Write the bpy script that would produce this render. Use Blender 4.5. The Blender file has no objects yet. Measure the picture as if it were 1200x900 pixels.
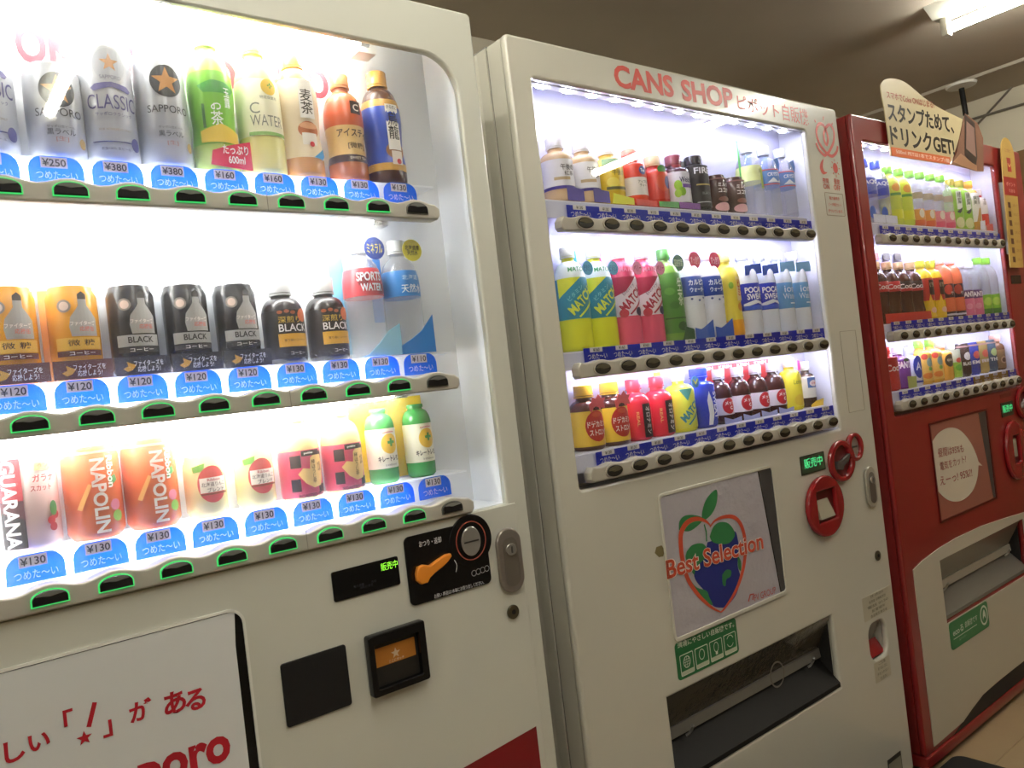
import bpy, bmesh, math, random
from mathutils import Vector, Matrix

# ------------------------------------------------------------------ camera, world, exposure
sc = bpy.context.scene
COL = sc.collection
FPX = 930.0
YAW, PITCH, ROLL = math.radians(38.076), math.radians(0.186), math.radians(-6.702)
CAM = Vector((0.0, -1.09, 1.192))

def cam_axes():
    f0 = Vector((math.sin(YAW), math.cos(YAW), 0)); r0 = Vector((math.cos(YAW), -math.sin(YAW), 0)); u0 = Vector((0, 0, 1))
    f = f0 * math.cos(PITCH) + u0 * math.sin(PITCH); u = u0 * math.cos(PITCH) - f0 * math.sin(PITCH)
    r = r0 * math.cos(ROLL) + u * math.sin(ROLL); u = u * math.cos(ROLL) - r0 * math.sin(ROLL)
    return r, u, f
CR, CU, CF = cam_axes()
cd = bpy.data.cameras.new('camera'); cam = bpy.data.objects.new('camera', cd); COL.objects.link(cam)
cd.sensor_width = 36; cd.lens = FPX / 1200 * 36; cd.clip_start = .02
M = Matrix((CR, CU, -CF)).transposed().to_4x4(); M.translation = CAM
cam.matrix_world = M
sc.camera = cam
w = bpy.data.worlds.new('world'); sc.world = w; w.use_nodes = True
w.node_tree.nodes['Background'].inputs[0].default_value = (.9, .85, .75, 1)
w.node_tree.nodes['Background'].inputs[1].default_value = .02
vs = sc.view_settings
vs.view_transform = 'Standard'; vs.look = 'None'; vs.gamma = 1; vs.exposure = 1.35; vs.use_curve_mapping = False
sc.cycles.max_bounces = 10; sc.cycles.transparent_max_bounces = 16
sc.cycles.caustics_reflective = False; sc.cycles.caustics_refractive = False
sc.cycles.sample_clamp_indirect = 6
ROOM_TUBE = 23.0      # emission of the room's fluorescent tubes
M1_TUBE = 15.0        # tubes inside the left machine
LED = 88.0            # light diodes inside the two other machines

def at(px, py, Y):
    "pixel of the 1200x900 frame -> point on the vertical plane y = Y"
    d = CR * (px - 600) - CU * (py - 450) + CF * FPX
    return CAM + d * ((Y - CAM.y) / d.y)

# ------------------------------------------------------------------ materials
def lin(c):
    if isinstance(c, str):
        c = [int(c[i:i + 2], 16) / 255 for i in (0, 2, 4)]
        c = [x / 12.92 if x <= .04045 else ((x + .055) / 1.055) ** 2.4 for x in c]
    return (c[0], c[1], c[2], 1)
MATS = {}
def mat(key, col='ffffff', rough=.45, metal=0, emit=0, coat=0, noise=0, nscale=30, bump=0, spec=.5, ecol=None):
    if key in MATS: return MATS[key]
    m = bpy.data.materials.new(key); m.use_nodes = True; nt = m.node_tree; b = nt.nodes['Principled BSDF']
    c = lin(col)
    b.inputs['Base Color'].default_value = c; b.inputs['Roughness'].default_value = rough
    b.inputs['Metallic'].default_value = metal; b.inputs['Coat Weight'].default_value = coat
    b.inputs['Coat Roughness'].default_value = .04; b.inputs['Specular IOR Level'].default_value = spec
    if emit:
        b.inputs['Emission Color'].default_value = lin(ecol) if ecol else c; b.inputs['Emission Strength'].default_value = emit
    if noise or bump:
        tc = nt.nodes.new('ShaderNodeTexCoord'); n = nt.nodes.new('ShaderNodeTexNoise')
        n.inputs['Scale'].default_value = nscale; n.inputs['Detail'].default_value = 4
        nt.links.new(tc.outputs['Object'], n.inputs['Vector'])
        if noise:
            mx = nt.nodes.new('ShaderNodeMix'); mx.data_type = 'RGBA'
            mx.inputs[6].default_value = [x * (1 - noise) for x in c[:3]] + [1]
            mx.inputs[7].default_value = [min(1, x * (1 + noise)) for x in c[:3]] + [1]
            nt.links.new(n.outputs['Fac'], mx.inputs[0]); nt.links.new(mx.outputs[2], b.inputs['Base Color'])
        if bump:
            bp = nt.nodes.new('ShaderNodeBump'); bp.inputs['Strength'].default_value = bump; bp.inputs['Distance'].default_value = .01
            nt.links.new(n.outputs['Fac'], bp.inputs['Height']); nt.links.new(bp.outputs['Normal'], b.inputs['Normal'])
    MATS[key] = m; return m
def ink(col): return mat('ink_' + col, col, .4)
def translucent(key, col, share=.6):
    "thin back-lit printed sheet"
    if key in MATS: return MATS[key]
    m = bpy.data.materials.new(key); m.use_nodes = True; nt = m.node_tree; b = nt.nodes['Principled BSDF']
    b.inputs['Base Color'].default_value = lin(col); b.inputs['Roughness'].default_value = .3
    t = nt.nodes.new('ShaderNodeBsdfTranslucent'); t.inputs[0].default_value = lin(col); mx = nt.nodes.new('ShaderNodeMixShader'); mx.inputs[0].default_value = share
    nt.links.new(b.outputs[0], mx.inputs[1]); nt.links.new(t.outputs[0], mx.inputs[2]); nt.links.new(mx.outputs[0], nt.nodes['Material Output'].inputs[0])
    MATS[key] = m; return m
def plastic(col): return mat('plastic_' + col, col, .22, spec=.5)
def glass(key, tint='ffffff', base=.04, body=0.0, bodycol='ffffff', rough=.02, haze=0.0):
    "thin clear sheet: transparent, reflecting more at grazing angles, with an optional share of tinted body"
    if key in MATS: return MATS[key]
    m = bpy.data.materials.new(key); m.use_nodes = True; nt = m.node_tree; nt.nodes.clear()
    N = nt.nodes.new; L = nt.links.new
    out = N('ShaderNodeOutputMaterial'); tr = N('ShaderNodeBsdfTransparent'); gl = N('ShaderNodeBsdfGlossy')
    tr.inputs[0].default_value = lin(tint); gl.inputs['Roughness'].default_value = rough
    lw = N('ShaderNodeLayerWeight'); lw.inputs[0].default_value = .5
    pw = N('ShaderNodeMath'); pw.operation = 'POWER'; pw.inputs[1].default_value = 5
    ma = N('ShaderNodeMath'); ma.operation = 'MULTIPLY_ADD'; ma.inputs[1].default_value = 1 - base; ma.inputs[2].default_value = base
    L(lw.outputs['Facing'], pw.inputs[0]); L(pw.outputs[0], ma.inputs[0])
    src = tr.outputs[0]
    if body:
        pb = N('ShaderNodeBsdfPrincipled'); pb.inputs['Base Color'].default_value = lin(bodycol); pb.inputs['Roughness'].default_value = .15
        m1 = N('ShaderNodeMixShader'); m1.inputs[0].default_value = body; L(tr.outputs[0], m1.inputs[1]); L(pb.outputs[0], m1.inputs[2]); src = m1.outputs[0]
    if haze:      # translucent share put in to imitate veiling glare and glow
        tl = N('ShaderNodeBsdfTranslucent'); m2_ = N('ShaderNodeMixShader'); m2_.inputs[0].default_value = haze; L(src, m2_.inputs[1]); L(tl.outputs[0], m2_.inputs[2]); src = m2_.outputs[0]
    mx = N('ShaderNodeMixShader'); L(ma.outputs[0], mx.inputs[0]); L(src, mx.inputs[1]); L(gl.outputs[0], mx.inputs[2])
    L(mx.outputs[0], out.inputs[0]); MATS[key] = m; return m
def clear(col, body=.5): return glass('clear_%s_%d' % (col, body * 100), 'fdfdfe', .04, body, col, .05, .14)

# ------------------------------------------------------------------ objects
WP = {}
def link(name, data, parent=None, loc=None):
    o = bpy.data.objects.new(name, data); COL.objects.link(o)
    if parent is not None: o.parent = parent
    if loc is not None: o.location = loc
    base = WP.get(parent.name, Vector((0, 0, 0))) if parent is not None else Vector((0, 0, 0))
    WP[o.name] = base + (Vector(loc) if loc is not None else Vector((0, 0, 0)))
    return o
def tag(o, label, cat, group=None):
    o['label'] = label; o['category'] = cat
    if group: o['group'] = group
    return o
def thing(name, label, cat, loc, group=None): return tag(link(name, None, None, loc), label, cat, group)
def struct(o): o['kind'] = 'structure'; return o
def add(name, V, F, m, parent=None, smooth=None):
    "mesh from world coordinates under a parent"
    off = WP.get(parent.name, Vector((0, 0, 0))) if parent is not None else Vector((0, 0, 0))
    me = bpy.data.meshes.new(name)
    me.from_pydata([(v[0] - off.x, v[1] - off.y, v[2] - off.z) for v in V], [], F)
    return finish(name, me, m, parent, smooth)
def finish(name, me, m, parent=None, smooth=None):
    me.materials.append(m)
    if smooth:
        for p in me.polygons: p.use_smooth = True
        me.set_sharp_from_angle(angle=math.radians(smooth))
    return link(name, me, parent)
def boxmesh(x0, x1, y0, y1, z0, z1, bev=0, seg=2):
    bm = bmesh.new(); bmesh.ops.create_cube(bm, size=1)
    for v in bm.verts: v.co = Vector(((x0 + x1) / 2 + v.co.x * (x1 - x0), (y0 + y1) / 2 + v.co.y * (y1 - y0), (z0 + z1) / 2 + v.co.z * (z1 - z0)))
    if bev: bmesh.ops.bevel(bm, geom=bm.edges[:], offset=bev, segments=seg, affect='EDGES', profile=.5)
    me = bpy.data.meshes.new('box'); bm.to_mesh(me); bm.free(); return me
def shift(me, parent):
    if parent is not None: me.transform(Matrix.Translation(-WP[parent.name]))
    return me
def box(name, x0, x1, y0, y1, z0, z1, m, parent=None, bev=0):
    return finish(name, shift(boxmesh(x0, x1, y0, y1, z0, z1, bev), parent), m, parent, 40 if bev else None)
def platemesh(loops, y0, y1, bev=0):
    "extruded outline in x,z (first loop outer, the others holes), front at y0"
    cu = bpy.data.curves.new('p', 'CURVE'); cu.dimensions = '2D'; cu.fill_mode = 'BOTH'
    cu.extrude = (y1 - y0) / 2 - bev; cu.bevel_depth = bev; cu.bevel_resolution = 2; cu.offset = -bev
    for lp in loops:
        s = cu.splines.new('POLY'); s.points.add(len(lp) - 1); s.use_cyclic_u = True
        for p, q in zip(s.points, lp): p.co = (q[0], q[1], 0, 1)
    o = bpy.data.objects.new('p', cu); me = bpy.data.meshes.new_from_object(o)
    bpy.data.objects.remove(o); bpy.data.curves.remove(cu)
    ym = (y0 + y1) / 2
    me.transform(Matrix(((1, 0, 0, 0), (0, 0, -1, ym), (0, 1, 0, 0), (0, 0, 0, 1))))
    me.materials.clear(); return me
def plate(name, loops, y0, y1, m, parent=None, bev=0, smooth=30):
    if not isinstance(loops[0][0], (tuple, list, Vector)): loops = [loops]
    return finish(name, shift(platemesh(loops, y0, y1, bev), parent), m, parent, smooth)
def rrect(x0, x1, z0, z1, r=0, n=6, corners=(1, 1, 1, 1)):
    "corners: bottom left, bottom right, top right, top left"
    out = []
    for k, (cx, cz, a) in enumerate(((x0, z0, 180), (x1, z0, 270), (x1, z1, 0), (x0, z1, 90))):
        rr = r * corners[k]
        if rr <= 0: out.append((cx, cz)); continue
        ox = cx + (rr if cx == x0 else -rr); oz = cz + (rr if cz == z0 else -rr)
        for i in range(n + 1):
            t = math.radians(a + 90 * i / n); out.append((ox + rr * math.cos(t), oz + rr * math.sin(t)))
    return out
def ell(cx, cz, rx, rz, n=28, a0=0, a1=360):
    k = n if a1 - a0 >= 360 else n + 1
    return [(cx + rx * math.cos(math.radians(a0 + (a1 - a0) * i / n)), cz + rz * math.sin(math.radians(a0 + (a1 - a0) * i / n))) for i in range(k)]
def pxs(pts, Y, sx=1, ox=0, oy=0):
    "pixels (optionally of a zoomed crop) -> outline on the plane y = Y"
    return [(lambda p: (p.x, p.z))(at(ox + a / sx, oy + b / sx, Y)) for a, b in pts]
def tube(name, pts, r, m, parent=None, n=10):
    V, F = [], []
    for i, p in enumerate(pts):
        p = Vector(p); d = (Vector(pts[min(i + 1, len(pts) - 1)]) - Vector(pts[max(i - 1, 0)])).normalized()
        a = d.cross(Vector((0, 0, 1)) if abs(d.z) < .9 else Vector((1, 0, 0))).normalized(); b = d.cross(a)
        for k in range(n):
            t = 2 * math.pi * k / n; V.append(p + a * r * math.cos(t) + b * r * math.sin(t))
    for i in range(len(pts) - 1):
        for k in range(n): F.append((i * n + k, i * n + (k + 1) % n, (i + 1) * n + (k + 1) % n, (i + 1) * n + k))
    F += [tuple(range(n)), tuple(range((len(pts) - 1) * n, len(pts) * n))]
    return add(name, V, F, m, parent, 50)

# ------------------------------------------------------------------ flat print: text and shapes
TC = {}
def txt(s, bold=.012, space=1.0):
    "text as 2-D verts and faces, centred, of height 1"
    k = (s, bold, space)
    if k in TC: return TC[k]
    cu = bpy.data.curves.new('t', 'FONT'); cu.body = s; cu.resolution_u = 3; cu.offset = min(bold, .006) if any(ord(ch) > 0x4dff for ch in s) else (min(bold, .03) if any(ord(ch) > 0x3000 for ch in s) else bold); cu.align_x = 'CENTER'
    cu.space_line = .95; cu.space_character = space
    o = bpy.data.objects.new('t', cu); me = bpy.data.meshes.new_from_object(o)
    V = [(v.co.x, v.co.y) for v in me.vertices]; F = [tuple(p.vertices) for p in me.polygons]
    bpy.data.objects.remove(o); bpy.data.curves.remove(cu); bpy.data.meshes.remove(me)
    xs = [v[0] for v in V]; ys = [v[1] for v in V]
    cx, cy, hh = (min(xs) + max(xs)) / 2, (min(ys) + max(ys)) / 2, max(ys) - min(ys)
    TC[k] = ([((x - cx) / hh, (y - cy) / hh) for x, y in V], F, (max(xs) - min(xs)) / hh)
    return TC[k]
def fit(s, cx, cz, h, w=None, bold=.012, rot=0):
    V, F, asp = txt(s, bold); sx = (w / asp) if w else h
    c, n = math.cos(rot), math.sin(rot)
    return [(cx + x * sx * c - y * h * n, cz + x * sx * n + y * h * c) for x, y in V], F
def poly(pts): return list(pts), [tuple(range(len(pts)))]
def rectp(cx, cz, w, h): return poly([(cx - w / 2, cz - h / 2), (cx + w / 2, cz - h / 2), (cx + w / 2, cz + h / 2), (cx - w / 2, cz + h / 2)])
def star(cx, cz, r):
    return poly([(cx + (r if i % 2 == 0 else r * .42) * math.sin(math.pi * i / 5), cz + (r if i % 2 == 0 else r * .42) * math.cos(math.pi * i / 5)) for i in range(10)])
def ring(cx, cz, rx, rz, t, n=28):
    V = ell(cx, cz, rx, rz, n) + ell(cx, cz, rx - t, rz - t, n)
    return V, [(i, (i + 1) % n, n + (i + 1) % n, n + i) for i in range(n)]
def stroke(pts, wd, wd2=None):
    V, F = [], []; n = len(pts)
    for i, p in enumerate(pts):
        a, b = pts[max(i - 1, 0)], pts[min(i + 1, n - 1)]
        dx, dz = b[0] - a[0], b[1] - a[1]; l = math.hypot(dx, dz) or 1
        t = i / (n - 1); ww = (wd if wd2 is None else wd + (wd2 - wd) * math.sin(math.pi * t)) / 2
        V += [(p[0] - dz / l * ww, p[1] + dx / l * ww), (p[0] + dz / l * ww, p[1] - dx / l * ww)]
    for i in range(n - 1): F.append((2 * i, 2 * i + 1, 2 * i + 3, 2 * i + 2))
    return V, F
def smooth(pts, k=4):
    out = []; n = len(pts)
    for i in range(n - 1):
        p0, p1, p2, p3 = pts[max(i - 1, 0)], pts[i], pts[i + 1], pts[min(i + 2, n - 1)]
        for j in range(k):
            t = j / k
            out.append(tuple(.5 * (2 * p1[a] + (p2[a] - p0[a]) * t + (2 * p0[a] - 5 * p1[a] + 4 * p2[a] - p3[a]) * t * t + (3 * p1[a] - p0[a] - 3 * p2[a] + p3[a]) * t ** 3) for a in (0, 1)))
    return out + [pts[-1]]
def flat(name, shape, Y, m, parent):
    "print on the plane y = Y facing -y"
    V, F = shape
    o = add(name, [(x, Y, z) for x, z in V], F, m, parent)
    return o
def text_px(name, s, l, r, hp, Y, m, parent, bold=.012):
    "text whose left and right middles lie at two pixels, hp pixels high at its middle"
    a, b = at(*l, Y), at(*r, Y); c = ((l[0] + r[0]) / 2, (l[1] + r[1]) / 2)
    h = at(c[0], c[1] - hp / 2, Y).z - at(c[0], c[1] + hp / 2, Y).z
    return flat(name, fit(s, (a.x + b.x) / 2, (a.z + b.z) / 2, h, b.x - a.x, bold, math.atan2(b.z - a.z, b.x - a.x)), Y, m, parent)
def wrap(shape, u, z, r):
    "print wrapped on an upright cylinder, u along the arc from the front (-y)"
    V, F = shape; bm = bmesh.new(); vs_ = [bm.verts.new((x + u, 0, y + z)) for x, y in V]
    for f in F:
        try: bm.faces.new([vs_[i] for i in f])
        except ValueError: pass
    xs = [v.co.x for v in bm.verts]; st = r * .16
    k = math.ceil(min(xs) / st)
    while k * st < max(xs):
        bmesh.ops.bisect_plane(bm, geom=bm.verts[:] + bm.edges[:] + bm.faces[:], plane_co=(k * st, 0, 0), plane_no=(1, 0, 0)); k += 1
    for v in bm.verts:
        t = v.co.x / r; v.co = Vector((r * math.sin(t), -r * math.cos(t), v.co.z))
    me = bpy.data.meshes.new('print'); bm.to_mesh(me); bm.free(); return me
def lathe(prof, n=28, sq=0):
    V, F = [], []
    for r, z in prof:
        for k in range(n):
            t = 2 * math.pi * k / n; c, s = math.cos(t), math.sin(t); g = 1
            if sq: g = 1 / (abs(c) ** sq + abs(s) ** sq) ** (1 / sq)
            V.append((r * c * g, r * s * g, z))
    for i in range(len(prof) - 1):
        for k in range(n): F.append((i * n + k, i * n + (k + 1) % n, (i + 1) * n + (k + 1) % n, (i + 1) * n + k))
    F.append(tuple(range(n))[::-1]); F.append(tuple(range((len(prof) - 1) * n, len(prof) * n)))
    me = bpy.data.meshes.new('lathe'); me.from_pydata(V, [], F)
    return me

# ------------------------------------------------------------------ the room
ZC = 2.335; YB = .93; XR = 4.3; XL = -3.2; YF = -4.2
m_ceil = mat('ceiling_board', 'c2b6a4', .8, noise=.05, nscale=6)
m_wall = mat('wall_paint', 'd6cdb6', .7, noise=.03, nscale=5)
struct(box('ceiling', XL, XR, YF, YB, ZC, ZC + .05, m_ceil))
struct(box('wall_back', XL, XR, YB, YB + .08, 0, ZC, m_wall))
struct(box('wall_right', XR, XR + .08, YF, YB, 0, ZC, m_wall))
struct(box('wall_left', XL - .08, XL, YF, YB, 0, ZC, m_wall))
struct(box('wall_front', XL, XR, YF - .08, YF, 0, ZC, mat('wall_front_paint', 'a89e8a', .7)))
floor = struct(box('floor', XL, XR, YF, YB, -.06, -.003, mat('floor_grout', '6b5c48', .8)))
tm = [mat('floor_vinyl_beige', 'a08a6a', .35, noise=.06, nscale=9), mat('floor_vinyl_grey', '8d8470', .35, noise=.06, nscale=9)]
tmesh = []
for k in range(2):
    me = boxmesh(0, .448, 0, .448, -.0029, 0); me.materials.append(tm[k]); tmesh.append(me)
for i in range(-1, 9):
    for j in range(-4, 2):
        y = -.1 + .45 * j
        if y + .45 > YB: continue
        link('floor_tile', tmesh[0 if j >= 0 else (1 if (i + j) % 2 else 0)], floor, (.03 + .45 * i, y, 0))
struct(box('trim_1', 3.93, XR, YF, YB, ZC - .014, ZC, mat('beam_paint', 'b8ad9b', .7)))
wp = tag(box('wood_panel', XR - .03, XR - .002, -2.2, .9, 0, 2.016, mat('wood_brown', '7a5a34', .5, noise=.25, nscale=14)), 'brown wooden panel standing against the wall at far right', 'panel')
br = thing('wall_brace', 'thin crossed steel brace rods high on the right wall', 'brace', (XR - .02, .4, 2.2))
m_rod = mat('rod_grey', '7d7568', .5, .4)
tube('rod', [(XR - .012, -.4, 2.215), (XR - .012, .9, 2.24)], .006, m_rod, br)
tube('rod', [(XR - .012, .49, 2.19), (XR - .012, .3, 2.332)], .005, m_rod, br)
cr = thing('ceiling_mount', 'white round ceiling plate with a short black rod hanging', 'fixture', (3.92, .39, ZC - .03))
me = lathe([(.065, -.006), (.06, -.016), (.015, -.02)], 24); me.transform(Matrix.Translation((0, 0, .012)))
finish('mount_plate', me, mat('mount_white', 'e6e4da', .4), cr, 40)
tube('rod', [(3.92, .39, ZC - .042), (3.92, .385, ZC - .165)], .012, plastic('161616'), cr)

def ceiling_light(x, label, y0=.06, y1=-1.86):
    t = thing('ceiling_light', label, 'light', (x, (y0 + y1) / 2, ZC), 'fluorescent ceiling lights')
    mw = mat('lamp_enamel', 'e9e7d8', .35)
    V = [(x - .095, ZC), (x + .095, ZC), (x + .03, ZC - .035), (x - .03, ZC - .035)]
    yy0, yy1 = y0 + .05, y1 - .05
    Vv = [(a, yy0, b) for a, b in V] + [(a, yy1, b) for a, b in V]
    add('housing', Vv, [(0, 1, 2, 3), (7, 6, 5, 4), (0, 4, 5, 1), (1, 5, 6, 2), (2, 6, 7, 3), (3, 7, 4, 0)], mw, t)
    for y in (y0 + .02, y1 - .02): box('socket', x - .019, x + .019, y - .012, y + .012, ZC - .098, ZC - .03, mat('socket_white', 'd9d6c8', .4), t, .004)
    tube('lamp_tube', [(x, y0, ZC - .072), (x, y1, ZC - .072)], .017, mat('room_tube', 'ffffff', .5, emit=ROOM_TUBE, ecol=(1, .985, .91)), t, 14)
ceiling_light(3.03, 'fluorescent ceiling light with bare tube above the red machine at upper right')
ceiling_light(.5, 'fluorescent ceiling light above the leftmost machine, seen mirrored in its glass')
ceiling_light(-2.03, 'fluorescent ceiling light out of frame at far left of the room')
mt = tag(plate('floor_mat', rrect(.95, 2.275, -.62, -.012, .03), 0, .012, mat('rubber_black', '0b0b0b', .7)), 'black rubber mat on the floor in front of the machines', 'mat')
for v in mt.data.vertices: v.co = Vector((v.co.x, v.co.z, v.co.y))
mt.data.flip_normals()

# ------------------------------------------------------------------ shared machine fittings
m_black = mat('gloss_black', '0c0c0e', .25); m_chrome = mat('chrome', 'c4c1ba', .2, .7); m_dark = mat('dark_recess', '1a1816', .6)
m_steel = mat('steel_satin', 'a8a49b', .3, 1)
m_pane = glass('acrylic_pane')
def coin_lock(parent, cx, cz, Y, wd, ht, m):
    "oval lock handle with key cylinder"
    h = plate('lock_handle', rrect(cx - wd / 2, cx + wd / 2, cz - ht / 2, cz + ht / 2, wd * .49, 8), Y - .008, Y, m, parent, .003)
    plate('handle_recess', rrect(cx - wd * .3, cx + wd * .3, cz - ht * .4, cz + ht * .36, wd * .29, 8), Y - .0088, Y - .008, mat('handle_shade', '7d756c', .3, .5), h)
    plate('key_cylinder', ell(cx, cz + ht * .17, wd * .2, wd * .2), Y - .013, Y - .0088, m_chrome, h, .001)
    plate('key_slot', rrect(cx - wd * .03, cx + wd * .03, cz + ht * .17 - wd * .11, cz + ht * .17 + wd * .11, .0003), Y - .0135, Y - .013, m_dark, h)
def keyhole(parent, cx, cz, Y, r):
    k = plate('key_lock', ell(cx, cz, r, r), Y - .004, Y, mat('lock_bronze', '6f6a58', .3, .9), parent, .001)
    plate('key_slot', ell(cx, cz, r * .35, r * .35, 14), Y - .0045, Y - .004, m_dark, k)

COLD = 'つめた～い'
TAGM = {}
def price_tag(parent, cx, z0, Y, wd, ht, price, round_top, blue):
    key = (wd, ht, price, round_top, blue)
    if key not in TAGM:
        def mk(me, m): me.materials.append(m); return me
        def fm(shape, y):
            me = bpy.data.meshes.new('print'); me.from_pydata([(a, y, b) for a, b in shape[0]], [], shape[1]); return me
        r = ht * .5 if round_top else .0005
        me = mk(platemesh([rrect(-wd / 2, wd / 2, 0, ht, r, 5, (0, 0, 1, 1))], -.0015, -.0013), translucent('tag_blue_' + blue, blue))
        lab = mk(fm(rectp(-.002, ht * (.76 if round_top else .84), wd * .48, ht * (.4 if round_top else .34)), -.0021), mat('tag_grey', 'dedadc' if round_top else '7d7a74', .5)) if price else None
        fig = mk(fm(fit('¥' + price, -.002, ht * (.76 if round_top else .84), ht * (.28 if round_top else .24), None, .012), -.0027), ink('1c1a1c')) if price else None
        lt = mk(fm(fit(COLD, 0, ht * .3 if round_top else ht * .36, ht * (.3 if round_top else .42), wd * .74, .03), -.0024), translucent('tag_white', 'ffffff', .4))
        TAGM[key] = (me, lab, fig, lt)
    me, lab, fig, lt = TAGM[key]
    t = link('price_tag', me, parent, Vector((cx, Y, z0)) - WP[parent.name])
    link('lettering', lt, t)
    if lab: link('price_label', lab, t); link('price_figures', fig, t)
BTM = {}
def button(parent, cx, cz, Y, wd, ht, style, lit):
    "style half: flat foot and domed top; style oval"
    key = (wd, ht, style, lit)
    if key not in BTM:
        if style == 'half':
            out = lambda g: [(-wd / 2 - g, -ht / 2 - g), (wd / 2 + g, -ht / 2 - g)] + [(math.cos(a) * (wd / 2 + g), -ht * .08 + math.sin(a) * (ht * .58 + g)) for a in [math.pi * i / 12 for i in range(13)]]
            lens = [(math.cos(a) * wd * .44, ht * .0 + math.sin(a) * ht * .46) for a in [math.pi * (.12 + .76 * i / 10) for i in range(11)]] + [(wd * .2, ht * .12), (0, ht * .06), (-wd * .2, ht * .12)]
        else:
            out = lambda g: ell(0, 0, wd / 2 + g, ht / 2 + g, 22)
            lens = [(math.cos(a) * wd * .44, math.sin(a) * ht * .44) for a in [math.pi * (.06 + .88 * i / 12) for i in range(13)]] + [(wd * .25, -ht * .02), (0, -ht * .06), (-wd * .25, -ht * .02)]  # oval style: lighter crescent paints the reflection on the upper half
        b = platemesh([out(0)], -.004, 0, .0012); b.materials.append(mat('button_' + style, '1b1a1b' if style == 'half' else '25211b', .2))
        l = platemesh([lens], -.0046, -.004); l.materials.append(mat('button_lens_glint_' + style, '6f706a' if style == 'half' else '57513f', .12))
        r = None
        if style == 'half':
            r = platemesh([out(.0014), out(0)], -.0018, 0)
            r.materials.append(mat('rim_green', '2f9a48', .4, emit=.35, ecol=(.05, .75, .16)) if lit else mat('rim_grey', '6b6c62', .4))
        elif style == 'oval':
            r = platemesh([out(.0035), out(0)], -.0025, 0, .001); r.materials.append(mat('rim_beige', 'a59d8c', .4))
        BTM[key] = (b, l, r)
    b, l, r = BTM[key]
    o = link('button', b, parent, Vector((cx, Y, cz)) - WP[parent.name])
    link('button_lens_glint', l, o)
    if r: link('button_rim', r, o)
def wavy_bar(parent, xs, x0, x1, zb, zt, amp, y0, y1, m, name='button_bar'):
    top = []; n = 7; p = xs[1] - xs[0]
    k = int((x1 - x0) / p * n)
    for i in range(k + 1):
        x = x1 - .008 - (x1 - x0 - .016) * i / k
        top.append((x, zt + amp * math.cos((x - xs[0]) / p * 2 * math.pi)))
    lo = [(x0, zt - .01), (x0, zb + .006), (x0 + .005, zb), (x1 - .005, zb), (x1, zb + .006), (x1, zt - .01)]
    return plate(name, lo + top, y0, y1, m, parent, .003)

# ------------------------------------------------------------------ machine 1: white, half-moon buttons, at the left
F1 = -.03; L1 = -.034
M1 = thing('vending_machine', 'white drink machine with green-rimmed half-moon buttons and orange return lever, leftmost', 'vending machine', (.4, .3, 0))
m_w1 = mat('enamel_white_left', 'd0d0c4', .3, coat=.4, noise=.02, nscale=4)
m_in1 = mat('liner_white_left', 'eceef0', .35)
X1L, X1R, WT1, WB1, WR1 = -.03, .833, 1.748, 1.0, .79
plate('door_frame', [rrect(X1L, X1R, .03, 1.83, .008), rrect(.0, WR1, WB1, WT1, .062, 8, (0, 0, 1, 1))], F1, -.016, m_w1, M1, .004)
WT1C = 1.806; WR1C = .7965
plate('door_liner', [rrect(X1L + .001, X1R - .001, .031, 1.829, .008), rrect(-.005, WR1C, WB1, WT1C)], -.0159, .078, m_in1, M1)
box('cabinet', X1L, X1R, .105, .75, .03, 1.825, m_w1, M1, .004)
box('gasket', X1L + .012, X1R - .012, .079, .104, .04, 1.815, m_dark, M1)
bp = box('back_panel', -.005, WR1C, .0745, .0779, WB1, WT1C, mat('back_white_left', 'dcdedf', .3), M1)
for x in (X1L + .06, X1R - .06):
    for y in (.16, .68): tube('foot', [(x, y, .03), (x, y, 0)], .02, m_dark, M1)
plate('window_pane', rrect(.001, WR1 - .001, WB1 + .001, WT1 - .001, .061, 8, (0, 0, 1, 1)), -.0185, -.0175, glass('acrylic_pane_glare', haze=.03), M1, 0, None)  # haze share imitates the glare that lifts the dark tones
# red lettering on the back panel
red1 = ink('d8283c')
for ch, px, py, hp in (('O', -12, 48, 42), ('O', 36, 52, 42), ('K', 74, 56, 40)):
    c = at(px, py, .074); hh = at(px, py - hp / 2, .074).z - at(px, py + hp / 2, .074).z
    flat('lettering', fit(ch, c.x, c.z, hh * 1.08, hh * .74, .035), .074, red1, bp)
for px, py, r in ((147, 66, .021), (184, 50, .021), (262, 88, .024), (318, 83, .024), (372, 98, .024)):
    c = at(px, py, .074); flat('printed_ring', ring(c.x, c.z, r * .8, r, .009), .074, red1, bp)
# tubes: one at the top, one behind each bar
m_t1 = mat('machine_tube', 'ffffff', .5, emit=M1_TUBE, ecol=(1, 1, .97))
for z, y, xe in ((1.767, .012, .635), (1.479, .002, .615), (1.2065, .002, .615)):
    tube('lamp_tube', [(.02, y, z), (xe, y, z)], .0115, m_t1, M1, 12)
    tube('lamp_end', [(xe, y, z), (xe + .016, y, z)], .0118, m_chrome, M1, 12)
    box('lamp_holder', xe - .004, xe + .03, y - .004, y + .028, z - .02 if z > 1.7 else z - .012, z + .012, mat('holder_white', 'd5d6d2', .4), M1, .003)
XB1 = [.1235 + .0688 * i for i in range(9)]
PR1 = (('380', '250', '380', '380', '160', '160', '130', '130', '130'), ('120',) * 5 + ('130', '130', '130', '110'), ('130',) * 9)
SH1 = (1.538, 1.2625, 1.064)
for kz, z in enumerate(SH1):      # light sheet behind each row of price tags
    box('tag_light', .0, .62, .012, .015, z - .03, z - .006, mat('tag_light_%d' % kz, 'ffffff', .5, emit=(6, 6, 7)[kz], ecol=(.97, .99, 1)), M1)
m_bar1 = mat('bar_grey_left', 'b4b0a4', .4)
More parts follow.
